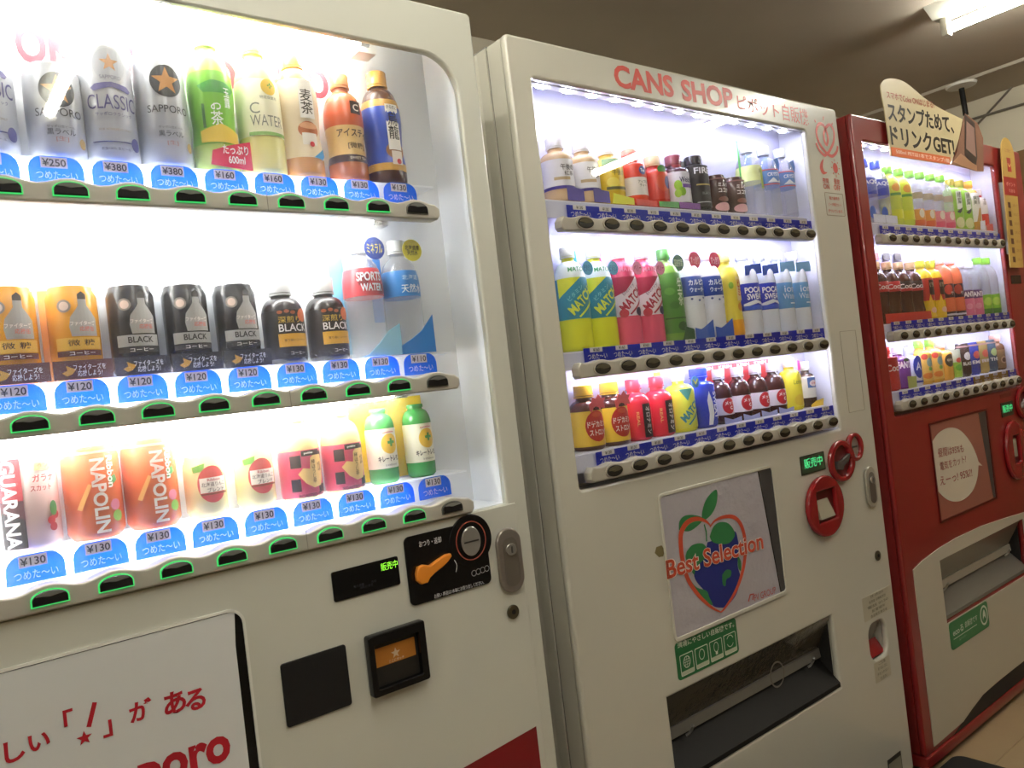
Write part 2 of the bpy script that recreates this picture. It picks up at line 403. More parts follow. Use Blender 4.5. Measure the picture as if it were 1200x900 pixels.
for k, (zb, zt, bz) in enumerate(((1.4705, 1.4975, 1.4865), (1.199, 1.2255, 1.2145), (1.0005, 1.0275, 1.0165))):
    box('shelf', .0, WR1 - .05, .003, .0745, SH1[k] - .003, SH1[k] - .0005, translucent('shelf_white', 'f0f2f4', .5), M1)
    if k < 2: box('added_light_shield', .0, .7, -.0172, .0115, zb + .0215, zb + .0232, m_in1, M1)  # added unseen flange, keeps tube light off the tags above
    bar = wavy_bar(M1, XB1, .005, .717, zb, zt, .0035, -.042, -.014, m_bar1)
    for s in (.3, ): plate('bar_seam', rrect(.433, .4338, zb + .001, zt + .001), -.0424, -.042, ink('8d897e'), bar)
    for i, x in enumerate(XB1):
        price_tag(M1, x - .006 + .0005 * i, SH1[k] - .034, -.0005, .061, .0335, PR1[k][i], True, '2486e8')
        button(M1, x, bz, -.042, .036, .0155, 'half', i < 8)
# lower panel with fittings
lp = plate('lower_panel', rrect(X1L + .003, .8065, .06, .9985, .002), L1, F1 - .0001, m_w1, M1, .0012)
plate('panel_seam', rrect(.8067, .808, .06, .9985), F1 - .0012, F1 - .0001, ink('6a675c'), M1)
ad = rrect(-.02, .3395, .30, .9485, .022, 6, (1, 1, 1, 1))
af = plate('poster_frame', [ad, rrect(-.016, .336, .304, .945, .019, 6)], L1 - .003, L1 - .0002, mat('frame_white', 'e4e3da', .3), M1)
plate('poster_gap', rrect(-.016, .336, .304, .945, .019, 6), L1 - .0007, L1 - .0002, m_black, M1)
po = plate('poster', [(-.016, .304), (.322, .304)] + pxs([(306, 900), (296, 820), (281, 735)], L1) [:0] + [(.3235, .9)] + rrect(.1, .327, .9, .944, .018, 6, (0, 0, 0, 0))[2:3] + [(-.016, .944)], L1 - .0022, L1 - .0008, mat('poster_white', 'dfe1e0', .22, coat=.3), M1)
rd = ink('b51c2c'); YP = L1 - .0027
for ch, px, py, hp in (('し', 17, 880, 26), ('い', 46, 869, 20), ('「', 80, 841, 20), ('」', 126, 854, 20), ('が', 165, 832, 25), ('あ', 205, 823, 27), ('る', 229, 820, 25)):
    c = at(px, py, YP); hh = at(px, py - hp / 2, YP).z - at(px, py + hp / 2, YP).z
    flat('lettering', fit(ch, c.x, c.z, hh, None, .03), YP, rd, po)
flat('lettering', stroke(pxs([(111, 823), (104, 852)], YP), .005), YP, rd, po)
c = at(99, 865, YP); flat('printed_star', star(c.x, c.z, .0085), YP, rd, po)
a, b = at(74, 921, YP), at(269, 866, YP)
flat('lettering', fit('Sapporo', (a.x + b.x) / 2, b.z - .008, .062, b.x - a.x, .035), YP, rd, po)
dp = plate('display', rrect(.4655, .5725, .9195, .9615, .003), L1 - .002, L1, m_black, M1)
flat('display_text', fit('販売中', .557, .951, .0115, .028, 0), L1 - .0025, mat('led_green', '88ff30', .5, emit=.5, ecol=(.3, .9, .05)), dp)
for i in range(3): flat('display_text', fit(('投入金額', 'お札使用可', '売切')[i], .505 + .012 * i, .934 - .004 * (i % 2), .004), L1 - .0025, ink('34343a'), dp)
cp = plate('coin_plate', rrect(.5855, .737, .8815, .9855, .009), L1 - .003, L1, m_black, M1, .001)
plate('coin_bezel', ell(.705, .9565, .041, .041, 36), L1 - .004, L1 - .0001, m_black, cp, .001)
plate('coin_ring', [ell(.705, .9565, .029, .031, 36), ell(.705, .9565, .0275, .0295, 36)], L1 - .0048, L1 - .004, ink('a04a38'), cp)
cs = plate('coin_slot', ell(.7035, .956, .0185, .0235, 30), L1 - .008, L1 - .004, m_chrome, cp, .002)
plate('slot', rrect(.689, .717, .9545, .957, .0003), L1 - .0085, L1 - .0079, m_dark, cp)
lv = pxs([(484, 672), (486, 664), (492, 661), (500, 662), (508, 656), (519, 649), (524, 648), (525, 651), (521, 657), (514, 664), (505, 671), (500, 676), (497, 682), (490, 684), (485, 680)], L1)
plate('return_lever', lv, L1 - .012, L1 - .0032, mat('lever_orange', 'e08a2c', .35), cp, .002)
text_px('lettering', 'おつり・返却', (491, 638), (517, 632), 7.5, L1 - .0034, ink('e8e8e8'), cp)
text_px('lettering', 'お願い 商品は1本毎にお取り出しください。', (509, 699), (567, 682), 5, L1 - .0034, ink('d0d0d0'), cp)
for i in range(4): flat('coin_mark', ring(.704 + .0085 * i, .9045 + .0005 * i, .0048, .0048, .0007, 18), L1 - .0034, ink('b8b8b8'), cp)
flat('printed_arc', stroke(smooth(pxs([(531, 656), (534, 662), (533, 670)], L1)), .001), L1 - .0034, ink('e8e8e8'), cp)
coin_lock(M1, .777, .909, L1, .05, .106, mat('nickel_dark', '8d857c', .28, .5))
keyhole(M1, .7725, .824, L1, .0115)
plate('blank_plate', rrect(.3785, .474, .773, .8585, .004), L1 - .003, L1, mat('matt_black', '141416', .45), M1, .0008)
rb = plate('card_reader', [rrect(.5035, .5985, .7725, .8605, .004), rrect(.513, .587, .783, .8455, .002)], L1 - .014, L1, m_black, M1, .002)
plate('reader_window', rrect(.512, .588, .782, .8465, .002), L1 - .004, L1 - .0005, mat('reader_glass', '2c2a26', .15), rb)
plate('reader_sticker', rrect(.5135, .583, .811, .838, .001), L1 - .0046, L1 - .004, mat('sticker_orange', 'b9762c', .4), rb)
c = at(460, 768, L1); flat('printed_star', star(c.x + .003, c.z + .004, .008), L1 - .005, ink('d9c3a0'), rb)
flat('lettering', fit('ここにタッチ', .55, .8145, .004), L1 - .005, ink('e2d2b8'), rb)
flat('red_stripe', poly([(.60, .612), (.7935, .627), (.7935, .34), (.2, .34), (.2, .46)]), L1 - .0003, mat('decal_red', '7d1018', .35), M1)

# ------------------------------------------------------------------ machines 2 and 3
def led_row(parent, x0, x1, n, y, z, m):
    st = box('light_strip', x0, x1, y - .008, y + .008, z + .0015, z + .006, mat('strip_white', 'e6e6ee', .4), parent)
    me = bpy.data.meshes.get('diode') or boxmesh(-.009, .009, -.005, .005, -.001, .0015)
    if me.name != 'diode': me.name = 'diode'; me.materials.append(m)
    for i in range(n): link('light_diode', me, st, Vector((x0 + (i + .5) * (x1 - x0) / n, y, z)) - WP[st.name])
m_led = mat('diode_white', 'ffffff', .5, emit=LED, ecol=(.78, .8, 1))
def can_machine(T, XL_, XR_, wl, wr, wt, wb, m_body, m_bar, XB, holes, SH, price, lower):
    plate('door_frame', [rrect(XL_, XR_, .05, 1.83, .012), rrect(wl, wr, wb, wt, .006, 4)] + holes, 0, .016, m_body, T, .006, 50)
    plate('door_liner', [rrect(XL_ + .002, XR_ - .002, .052, 1.827, .005), rrect(wl - .012, wr + .012, wb - .004, wt + .04)] + holes, .0161, .056, m_body, T)
    plate('gasket', [rrect(XL_ + .005, XR_ - .005, .055, 1.823, .003), rrect(wl - .012, wr + .012, wb - .004, wt + .04)] + holes, .0561, .0609, m_dark, T)
    plate('cabinet_front', [rrect(XL_ + .001, XR_ - .001, .051, 1.826, .003), rrect(wl - .012, wr + .012, wb - .004, wt + .04)] + holes, .061, .0875, m_body, T)
    for (a, b) in ((wl - .0119, wl - .0105), (wr + .0105, wr + .0119)): box('side_lining', a, b, .0162, .0838, wb - .003, wt + .038, mat('liner_cool', 'e9e9f2', .3), T)
    box('cabinet', XL_ + .001, XR_ - .001, .0876, .76, .05, 1.826, m_body, T, .004)
    box('bounce_cover', XL_ + .004, XR_ - .004, .062, .757, 1.8262, 1.829, mat('cover_grey', '8f8d88', .5, .3), T)  # added grey cover, keeps red bounce off the ceiling
    mi = mat('liner_cool', 'e9e9f2', .3)
    box('back_panel', wl - .0104, wr + .0104, .084, .0874, wb - .003, wt + .039, mat('back_cool', 'cacaea', .16), T)
    box('window_pane', wl + .001, wr - .001, .0035, .0045, wb + .001, wt - .001, glass('acrylic_pane_haze', haze=.012), T)
    for x in (XL_ + .06, XR_ - .06):
        for y in (.16, .7): tube('foot', [(x, y, .05), (x, y, 0)], .02, m_dark, T)
    led_row(T, wl + .01, wr - .03, 13, .0255, wt - .002, m_led)
    zs = ((1.469, 1.4965, 1.484, 1.497), (1.1915, 1.2215, 1.206, 1.2215), (.997, 1.0255, 1.011, 1.0225))
    for k, (zb, zt, bz, tz) in enumerate(zs):
        box('shelf', wl, XB[-1] + .03, .017, .0839, SH[k] - .012, SH[k] - .0005, mi, T)
        box('tag_rail', wl, XB[-1] + .035, .0125, .0165, SH[k] - .036, SH[k] - .004, mat('rail_clear', 'd4d6ea', .2), T)
        if k < 2: led_row(T, XB[0] - .03, XB[-1] + .03, 12, .0185, SH[k] - .044, m_led)
        wavy_bar(T, XB, XB[0] - .06, XB[-1] + .018, zb, zt, .0025, -.012, .0095, m_bar)
        for i, x in enumerate(XB):
            price_tag(T, x + .012, tz, .0105, .0704, .0265, price[k], False, '1c36cc' if not (lower and k == 2 and 7 <= i < 11) else 'b08a3a')
            button(T, x, bz, -.012, .041, .021, 'oval', True)
M2 = thing('vending_machine', 'ivory drink machine headed CANS SHOP in red letters, in the middle', 'vending machine', (1.49, .3, 0))
m_w2 = mat('enamel_ivory', 'cbc8ba', .28, coat=.8, noise=.02, nscale=4)
XB2 = [1.0645 + .0706 * i for i in range(12)]
SH2 = (1.534, 1.2445, 1.052)
X2L, X2R = .929, 2.06
OUT2 = (1.15, 1.76, .368, .546); AD2 = (1.19, 1.578, .652, .938)
POCK2 = rrect(1.914, 2.002, .38, .474, .03, 6)
can_machine(M2, X2L, X2R, .985, 1.896, 1.755, .987, m_w2, mat('bar_grey_mid', 'aaa496', .4), XB2,
            [rrect(OUT2[0], OUT2[1], OUT2[2], OUT2[3]), POCK2], SH2, ('130', '160', '130'), False)
rd2 = ink('c8402e')
text_px('lettering', 'CANS', (719.5, 88), (789, 102), 26, -.0006, rd2, M2, .035)
text_px('lettering', 'SHOP', (798.5, 105), (859, 116), 24, -.0006, rd2, M2, .035)
text_px('lettering', 'ピポット', (864, 119), (913, 131), 17, -.0006, rd2, M2, .01)
text_px('lettering', '自販機', (917, 131), (947, 138), 19, -.0006, rd2, M2, .01)
q = lambda pts: pxs(pts, -.0006, 6.93, 935, 130)
hl = flat('heart_emblem', stroke(smooth(q([(238, 350), (180, 270), (150, 180), (165, 112), (200, 110), (225, 150), (245, 220), (235, 275), (215, 240), (212, 180), (235, 125), (265, 115), (292, 170), (290, 250), (260, 320), (238, 350)])), .0085), -.0006, rd2, M2)
flat('heart_hands', stroke(smooth(q([(148, 260), (175, 320), (215, 360), (238, 350), (280, 368), (315, 330), (322, 285)])), .0085), -.0008, rd2, M2)
for a, b in (((135, 72), (146, 94)), ((207, 45), (207, 76)), ((281, 98), (274, 118))): flat('heart_ray', stroke(q([a, b]), .004), -.0006, rd2, M2)
flat('moon_emblem', poly(smooth(q([(210, 385), (185, 420), (180, 470), (205, 515), (240, 500), (215, 490), (203, 450), (210, 385)]))), -.0006, rd2, M2)
c = at(935 + 303 / 6.93, 130 + 465 / 6.93, 0); su = flat('sun_emblem', poly(ell(c.x, c.z, .012, .014)), -.0006, rd2, M2)
for i in range(8):
    t = i * math.pi / 4; flat('sun_ray', stroke([(c.x + .016 * math.cos(t), c.z + .018 * math.sin(t)), (c.x + .021 * math.cos(t), c.z + .024 * math.sin(t))], .003), -.0006, rd2, su)
for s, l, r, hp in (('夜間', (964, 211), (971, 212), 6), ('ON', (965, 218), (972, 219), 6), ('昼間', (977, 212), (984, 214), 6), ('OFF', (977, 219), (985, 221), 6)):
    text_px('lettering', s, l, r, hp, -.0006, rd2, M2)
bx = pxs([(965, 225), (986, 228), (991, 254), (969, 253)], 0); x0, x1 = bx[0][0] + .004, bx[2][0] - .002; z1, z0 = bx[0][1], bx[2][1]
nb = plate('notice_box', [rrect(x0, x1, z0, z1, .004), rrect(x0 + .0015, x1 - .0015, z0 + .0015, z1 - .0015, .003)], -.0006, 0, ink('9a8a72'), M2)
for i, s in enumerate(('電力量表示', 'ピーク時電力カット', 'がついています。')): flat('lettering', fit(s, (x0 + x1) / 2, z1 - .014 - .017 * i, .009, min(.05 + .012 * i, .078)), -.0006, rd2, nb)
plate('card_cover', [rrect(1.945, 2.025, 1.022, 1.235, .002), rrect(1.9462, 2.0238, 1.0232, 1.2338, .002)], -.0008, 0, ink('8d8772'), M2)
# poster window with the apple globe
plate('poster_frame', [rrect(AD2[0] - .003, AD2[1] + .006, AD2[2] - .008, AD2[3] + .006, .012), rrect(AD2[0] + .002, AD2[1], AD2[2] + .001, AD2[3] - .001, .008)], -.004, .0, m_w2, M2, .0012)
plate('poster_gap', rrect(AD2[0], AD2[1] + .001, AD2[2], AD2[3], .008), -.0008, -.0002, mat('gap_steel', '5a5a5c', .3, .5), M2)
po = plate('poster', [(AD2[0], AD2[2]), (1.556, AD2[2]), (1.524, AD2[3]), (AD2[0], AD2[3])], -.0022, -.0009, mat('poster_lilac', 'b3aeb4', .16, coat=0, bump=.5, nscale=28), M2)
plate('poster_edge', [(1.556, AD2[2] + .002), (1.5585, AD2[2] + .002), (1.5265, AD2[3] - .002), (1.524, AD2[3] - .002)], -.0026, -.0009, m_black, M2)
YA = -.0024
q = lambda pts: pxs(pts, YA, 4.5, 740, 520)
gr, bl, rr = ink('2f7a45'), ink('1f2a7c'), ink('c84a30')
flat('globe', poly(smooth(q([(400, 520), (460, 500), (540, 460), (560, 500), (565, 560), (560, 640), (575, 700), (570, 740), (550, 800), (510, 850), (480, 865), (430, 855), (410, 810), (380, 770), (345, 730), (330, 690), (345, 640), (390, 560), (400, 520)]))), YA, bl, po)
for pts in ([(412, 490), (430, 440), (460, 415), (500, 415), (530, 440), (545, 480), (520, 520), (480, 530), (430, 520), (412, 490)], [(290, 570), (320, 535), (370, 525), (395, 550), (390, 600), (340, 650), (330, 690), (300, 640), (285, 600), (290, 570)], [(478, 690), (500, 665), (525, 670), (522, 700), (500, 715), (495, 750), (480, 740), (478, 690)], [(300, 700), (340, 755), (395, 775), (410, 810), (428, 850), (390, 835), (330, 770), (300, 700)], [(560, 590), (577, 620), (577, 670), (562, 650), (560, 590)]):
    flat('continent', poly(smooth(q(pts))), YA - .0003, gr, po)
for pts in ([(372, 398), (372, 360), (390, 300), (420, 260), (448, 243), (452, 290), (440, 340), (415, 380), (385, 402), (372, 398)], [(250, 455), (252, 410), (280, 380), (330, 376), (378, 395), (340, 440), (300, 462), (250, 455)]): flat('leaf', poly(smooth(q(pts))), YA - .0003, gr, po)
flat('stem', stroke(q([(383, 425), (394, 465), (396, 515)]), .004), YA - .0003, gr, po)
flat('apple_outline', stroke(smooth(q([(418, 435), (390, 408), (345, 396), (300, 410), (268, 450), (258, 500), (266, 600), (295, 710), (350, 795), (415, 858), (470, 888)])), .003, .013), YA - .0006, rr, po)
flat('apple_outline', stroke(smooth(q([(412, 440), (440, 405), (490, 385), (540, 388), (575, 425), (595, 490), (599, 570), (588, 660), (562, 745), (530, 810), (490, 868), (470, 888)])), .003, .011), YA - .0006, rr, po)
text_px('lettering', 'Best Selection', (781, 668), (894, 633), 23, YA - .0013, ink('f2e4d8'), po, .05)
text_px('lettering', 'Best Selection', (781, 668), (894, 633), 22, YA - .0016, rr, po, .02)
text_px('lettering', 'FV GROUP', (884, 701), (909, 691), 8, YA - .0003, ink('b04038'), po, .0)
flat('group_emblem', stroke(pxs([(877, 705), (879, 697), (883, 696), (882, 703)], YA), .004), YA - .0003, ink('b04038'), po)
# green notice
gn = plate('green_notice', rrect(1.186, 1.386, .5675, .642, .008), -.0008, 0, mat('notice_green', '1f6a3a', .4), M2)
text_px('lettering', '環境にやさしい自販機です。', (794, 757), (860, 731), 7.5, -.0011, ink('dfe3cf'), gn)
for i in range(4):
    x = 1.196 + .0475 * i
    plate('notice_cell', [rrect(x, x + .041, .573, .615, .003), rrect(x + .0012, x + .0398, .5742, .6138, .002)], -.0012, -.0008, ink('dfe3cf'), gn)
    flat('notice_caption', rectp(x + .0205, .578, .039, .008), -.0011, ink('b9c2a8'), gn)
flat('notice_globe', ring(1.2165, .598, .011, .012, .0016), -.0011, ink('dfe3cf'), gn)
for d in (-.005, 0, .005):
    flat('notice_globe_line', rectp(1.2165, .598 + d, .02, .0008), -.0011, ink('dfe3cf'), gn); flat('notice_globe_line', rectp(1.2165 + d, .598, .0008, .022), -.0011, ink('dfe3cf'), gn)
flat('notice_heart', ring(1.264, .599, .009, .011, .0016), -.0011, ink('dfe3cf'), gn)
flat('notice_bulb', ring(1.3115, .6, .008, .0105, .0014), -.0011, ink('dfe3cf'), gn); flat('notice_bulb_base', rectp(1.3115, .5875, .007, .006), -.0011, ink('dfe3cf'), gn)
flat('notice_cycle', stroke(ell(1.359, .599, .011, .012, 14, 20, 150), .0014), -.0011, ink('dfe3cf'), gn); flat('notice_cycle', stroke(ell(1.359, .599, .011, .012, 14, 200, 330), .0014), -.0011, ink('dfe3cf'), gn)
# outlet
def outlet(T, x0, x1, z0, z1, m_up, m_flap, m_lip):
    box('outlet_back', x0, x1, .079, .086, z0, z1, m_dark, T)
    zm = z0 + (z1 - z0) * .5
    for xa, xb in ((x0, x0 + .0015), (x1 - .0015, x1)): box('outlet_side', xa, xb, .0165, .0785, z0, z1, m_dark, T)
    box('outlet_top', x0 + .0016, x1 - .0016, .0165, .0785, z1 - .0015, z1, m_dark, T)
    fl = add('outlet_flap', [(x0 + .004, .004, z1), (x1 - .004, .004, z1), (x1 - .004, .05, zm), (x0 + .004, .05, zm), (x0 + .004, .008, z1), (x1 - .004, .008, z1), (x1 - .004, .054, zm), (x0 + .004, .054, zm)], [(0, 3, 2, 1), (4, 5, 6, 7), (0, 1, 5, 4), (1, 2, 6, 5), (2, 3, 7, 6), (3, 0, 4, 7)], m_up, T)
    add('outlet_rail', [(x0 + .004, .046, zm), (x1 - .004, .046, zm), (x1 - .004, .043, zm - .022), (x0 + .004, .043, zm - .022), (x0 + .004, .06, zm), (x1 - .004, .06, zm), (x1 - .004, .06, zm - .022), (x0 + .004, .06, zm - .022)], [(0, 3, 2, 1), (0, 1, 5, 4), (2, 3, 7, 6)], m_lip, T)
    add('outlet_tray', [(x0 + .002, .06, zm - .02), (x1 - .002, .06, zm - .02), (x1 - .002, .0, z0 + .012), (x0 + .002, .0, z0 + .012), (x0 + .002, .0, z0 + .002), (x1 - .002, .0, z0 + .002)], [(0, 3, 2, 1), (3, 4, 5, 2)], m_flap, T)
    for f in (.13, .88):
        xc = x0 + (x1 - x0) * f
        tube('flap_hook', [(xc + .012 * math.cos(t), .038 - .002 * i, zm - .012 + .013 * math.sin(t)) for i, t in enumerate([.3 * k - 1.4 for k in range(9)])], .003, m_lip, T, 6)
outlet(M2, *OUT2[:4], mat('flap_smoke', '5a5548', .15, bump=.15, nscale=40, coat=.3), mat('tray_grey', '1c1a18', .55, spec=.2), mat('flap_grey', '6d6a64', .3))
em = at(910, 790, .03); flat('flap_emboss', ring(em.x, em.z, .028, .03, .004), .028, mat('emboss_grey', '77726a', .2), M2)
# coin and note units
m_redp = mat('plastic_red', '8e1a20', .2, coat=.4)
ld = plate('display', rrect(1.6975, 1.803, .898, .9435, .002), -.002, 0, mat('lcd_frame', '2d2f24', .3), M2)
plate('display_screen', rrect(1.701, 1.799, .9015, .94, .001), -.0026, -.002, mat('lcd_green', '3b4f38', .3), ld)
flat('display_text', fit('販売中', 1.75, .924, .024, .08, .03), -.003, mat('lcd_text', '30d070', .5, emit=.3, ecol=(.1, .8, .3)), ld)
cu_ = plate('coin_unit', [ell(1.872, .908, .06, .053, 36), ell(1.872, .908, .04, .038, 30)], -.012, 0, m_redp, M2, .005)
plate('coin_dish', ell(1.872, .908, .041, .039, 30), -.003, 0, mat('dish_red', '5a1216', .3), cu_)
plate('return_lever', pxs([(977, 550), (977, 541), (981, 540), (986, 536), (992, 530), (990, 540), (985, 545), (983, 551)], 0), -.012, -.003, plastic('4a4644'), cu_, .001)
cs = plate('coin_slot_ring', [ell(1.94, .934, .038, .037, 30), ell(1.94, .934, .022, .026, 24)], -.013, 0, m_redp, cu_, .004)
plate('coin_slot', ell(1.94, .934, .022, .0265, 24), -.006, 0, m_chrome, cu_); plate('slot', rrect(1.925, 1.954, .932, .9365, .0005), -.0066, -.006, m_dark, cu_)
nu = plate('note_unit', [ell(1.772, .812, .079, .075, 40), rrect(1.732, 1.816, .777, .851, .004)], -.014, 0, m_redp, M2, .005)
plate('note_recess', rrect(1.73, 1.818, .775, .853, .004), -.003, 0, mat('dish_red', '5a1216', .3), nu)
add('note_guide', [(1.737, -.004, .83), (1.79, -.004, .83), (1.8, -.016, .785), (1.737, -.016, .785), (1.737, -.002, .785), (1.8, -.002, .785)], [(0, 3, 2, 1), (3, 4, 5, 2), (0, 4, 3), (1, 2, 5)], mat('guide_cream', 'a39c88', .35), nu)
coin_lock(M2, 2.003, .82, 0, .05, .108, mat('nickel_light', 'b4b0a2', .3, .4))
keyhole(M2, 2.0, .638, 0, .013)
plate('pocket_back', rrect(1.905, 2.01, .37, .484, 0), .05, .06, m_redp, M2)
add('pocket_flap', [(1.916, .006, .474), (1.98, .006, .474), (1.98, .03, .42), (1.916, .03, .42)], [(0, 3, 2, 1)], mat('flap_clear', '8d857c', .2), M2)
add('pocket_lip', [(1.916, .03, .42), (1.996, .03, .42), (1.996, .008, .385), (1.916, .008, .385)], [(0, 3, 2, 1)], m_redp, M2)
m_st = mat('sticker_pale', 'bdb6a0', .5)
for (x0, x1, z0, z1, lines) in ((1.9, 2.048, .488, .549, ('故障・お問い合わせ', '販売者 自動販売機', '電話 0120', '設置場所', '食品衛生責任者')), (1.92, 2.0, .324, .376, ('ご注意', '取り出し口に', '手を入れない', 'でください'))):
    s = plate('sticker', rrect(x0, x1, z0, z1, .003), -.0006, 0, m_st, M2)
    n = len(lines)
    for i, t in enumerate(lines): flat('lettering', fit(t, (x0 + x1) / 2, z1 - (z1 - z0) * (i + .5) / n, (z1 - z0) / n * .62, (x1 - x0) * (.45 + .4 * ((i * 7) % 3) / 3)), -.0009, ink('6a6454'), s)
s = plate('rating_plate', rrect(1.93, 2.0, .07, .122, .001), -.0008, 0, mat('rating_black', '2a281f', .4), M2)
flat('rating_field', rectp(1.965, .093, .064, .036), -.001, ink('8f8b78'), s)
flat('paint_chip', poly([(x + .0, z) for x, z in pxs([(769, 641), (775, 639), (779, 645), (777, 652), (772, 653), (767, 648)], 0)]), -.0005, ink('7d7048'), M2)

M3 = thing('vending_machine', 'red drink machine with white wave panel and stamp sign, rightmost', 'vending machine', (2.73, .3, 0))
m_r3 = mat('enamel_red', '882322', .3, coat=.4, noise=.02, nscale=4)
XB3 = [2.2625 + .0705 * i for i in range(12)]
OUT3 = (2.338, 2.96, .372, .546)
can_machine(M3, 2.13, 3.33, 2.184, 3.085, 1.757, .986, m_r3, mat('bar_grey_right', 'a59d8e', .4), XB3, [rrect(*OUT3)], SH2, ('130', '160', '130'), True)
outlet(M3, *OUT3, mat('flap_pale', '8f897c', .15, coat=.4), mat('tray_pale', '6a675f', .3), mat('flap_lip', 'a39d8f', .3))
wv = pxs([(1069, 668), (1080, 657), (1100, 642), (1120, 630), (1150, 616), (1180, 606), (1200, 600)], 0)
X0 = 2.178
wave = [(X0, wv[0][1])] + wv[1:] + [(3.3, .545), (3.3, .1), (2.76, .104), (2.62, .104), (2.51, .1), (2.43, .085), (2.364, .07), (X0, .066)]
hole = rrect(OUT3[0] - .002, OUT3[1] + .002, OUT3[2] - .008, OUT3[3] + .002)
plate('white_panel', [wave, hole], -.003, 0, mat('panel_white_right', 'bdb6a4', .35), M3, .0005)
plate('kick_recess', [(2.30, .052), (3.32, .052), (3.32, .098), (2.76, .102), (2.51, .098), (2.43, .083), (2.364, .068)], -.0008, 0, m_dark, M3)  # darkness of the recess painted as a flat plate on the door
box('base_rail', 2.128, 3.332, -.004, .1, .02, .05, m_r3, M3, .003)
pa = plate('poster', rrect(2.378, 2.77, .655, .937, .004), -.0012, -.0002, mat('poster_rose', '9a5f52', .3, coat=.3), M3)
plate('poster_frame', [rrect(2.372, 2.782, .648, .943, .006), rrect(2.378, 2.772, .654, .937, .004)], -.003, 0, mat('frame_red', '5c1614', .3), M3)
plate('poster_edge', [(2.752, .656), (2.77, .656), (2.77, .936), (2.715, .936)], -.0018, -.0012, mat('gap_steel', '5a5a5c', .3, .5), M3)
q = lambda pts: pxs(pts, -.0018, 4.09, 1020, 470)
flat('speech_bubble', poly(smooth(q([(296, 195), (330, 150), (380, 127), (430, 140), (475, 190), (505, 250), (518, 290)]), 5) + q([(537, 310), (518, 308)]) + smooth(q([(518, 308), (512, 370), (490, 430), (450, 470), (410, 482), (365, 470), (322, 430)]), 5)), -.0018, ink('d6cbb6'), pa)
for s, l, r, hp in (('昼間は95%も', (324, 250), (447, 225), 42), ('電気をカット?', (334, 315), (458, 275), 42), ('えーっ! 95%?!', (334, 385), (487, 340), 44)):
    text_px('lettering', s, (1020 + l[0] / 4.09, 470 + l[1] / 4.09), (1020 + r[0] / 4.09, 470 + r[1] / 4.09), hp / 4.09, -.0022, ink('a04a44'), pa)
es = plate('eco_sticker', rrect(2.343, 2.608, .283, .362, .012), -.0045, -.003, mat('eco_green', '2f7a48', .4), M3)
flat('eco_ring', ring(2.575, .325, .027, .03, .006), -.005, ink('d5dccb'), es); flat('eco_mark', poly(smooth([(2.565, .312), (2.568, .33), (2.577, .342), (2.586, .33), (2.585, .312), (2.577, .322), (2.565, .312)])), -.005, ink('d5dccb'), es)
flat('lettering', fit('ecoる', 2.395, .33, .02, .07), -.005, ink('d5dccb'), es); flat('lettering', fit('自販機です', 2.485, .332, .018, .085), -.005, ink('d5dccb'), es)
flat('eco_line', rectp(2.44, .312, .16, .002), -.005, ink('d5dccb'), es); flat('lettering', fit('省エネルギー', 2.42, .302, .008), -.005, ink('8fb394'), es)
ld = plate('display', rrect(2.895, 2.995, .899, .947, .002), -.002, 0, mat('lcd_frame', '2d2f24', .3), M3)
flat('display_text', fit('販売中', 2.945, .925, .026, .08, .03), -.0026, mat('lcd_text', '30d070', .5, emit=.3, ecol=(.1, .8, .3)), ld)
plate('display_plate', rrect(2.9, 2.99, .962, .975, .001), -.001, 0, ink('6a2a22'), M3)
nu = plate('note_unit', [ell(2.955, .782, .078, .1, 40), rrect(2.93, 2.985, .74, .83, .004)], -.014, 0, m_redp, M3, .005)
plate('note_recess', rrect(2.925, 2.99, .735, .835, .003), -.003, 0, mat('dish_red', '5a1216', .3), nu)
plate('note_guide', rrect(2.932, 2.968, .76, .82, .003), -.008, -.003, mat('guide_cream', 'a39c88', .35), nu)
cu3 = plate('coin_unit', [ell(3.075, .93, .062, .056, 36), ell(3.075, .93, .04, .038, 30)], -.012, 0, m_redp, M3, .005)
plate('coin_dish', ell(3.075, .93, .041, .039, 30), -.003, 0, mat('dish_red', '5a1216', .3), cu3)
plate('return_lever', [(3.05, .915), (3.06, .93), (3.09, .945), (3.085, .93), (3.065, .912)], -.01, -.003, plastic('8a8480'), cu3, .001)
coin_lock(M3, 3.27, .82, 0, .05, .108, mat('nickel_light', 'b4b0a2', .3, .4))

# signs on the red machine
YS = -.012
q = lambda pts: pxs(pts, YS, 4.5, 960, 80)
out = smooth(q([(378, 460), (362, 330), (343, 210), (325, 105), (335, 70), (360, 55), (400, 55), (450, 72), (500, 110), (560, 160), (640, 212), (720, 252), (757, 268)]), 4) + q([(745, 345), (703, 482), (690, 508)])
sg = tag(plate('stamp_sign', [(x, z) for x, z in out], YS, YS + .003, mat('sign_cream', 'c9b98e', .5)), 'cream cut-out sign about collecting stamps on top of the red machine', 'sign')
YT = YS - .0008
text_px('lettering', 'スマホでCoke ONはじまる!', (960 + 355 / 4.5, 80 + 138 / 4.5), (960 + 605 / 4.5, 80 + 195 / 4.5), 8, YT, ink('a8442c'), sg)
text_px('lettering', 'スタンプためて、', (960 + 360 / 4.5, 80 + 225 / 4.5), (960 + 708 / 4.5, 80 + 300 / 4.5), 21, YT, ink('231c14'), sg, .03)
text_px('lettering', 'ドリンクGET!', (960 + 375 / 4.5, 80 + 350 / 4.5), (960 + 712 / 4.5, 80 + 415 / 4.5), 22, YT, ink('231c14'), sg, .03)
plate('sign_strip', q([(378, 415), (690, 470), (690, 508), (382, 462)]), YS - .0012, YS - .0001, mat('strip_orange', 'e0703c', .4), sg)
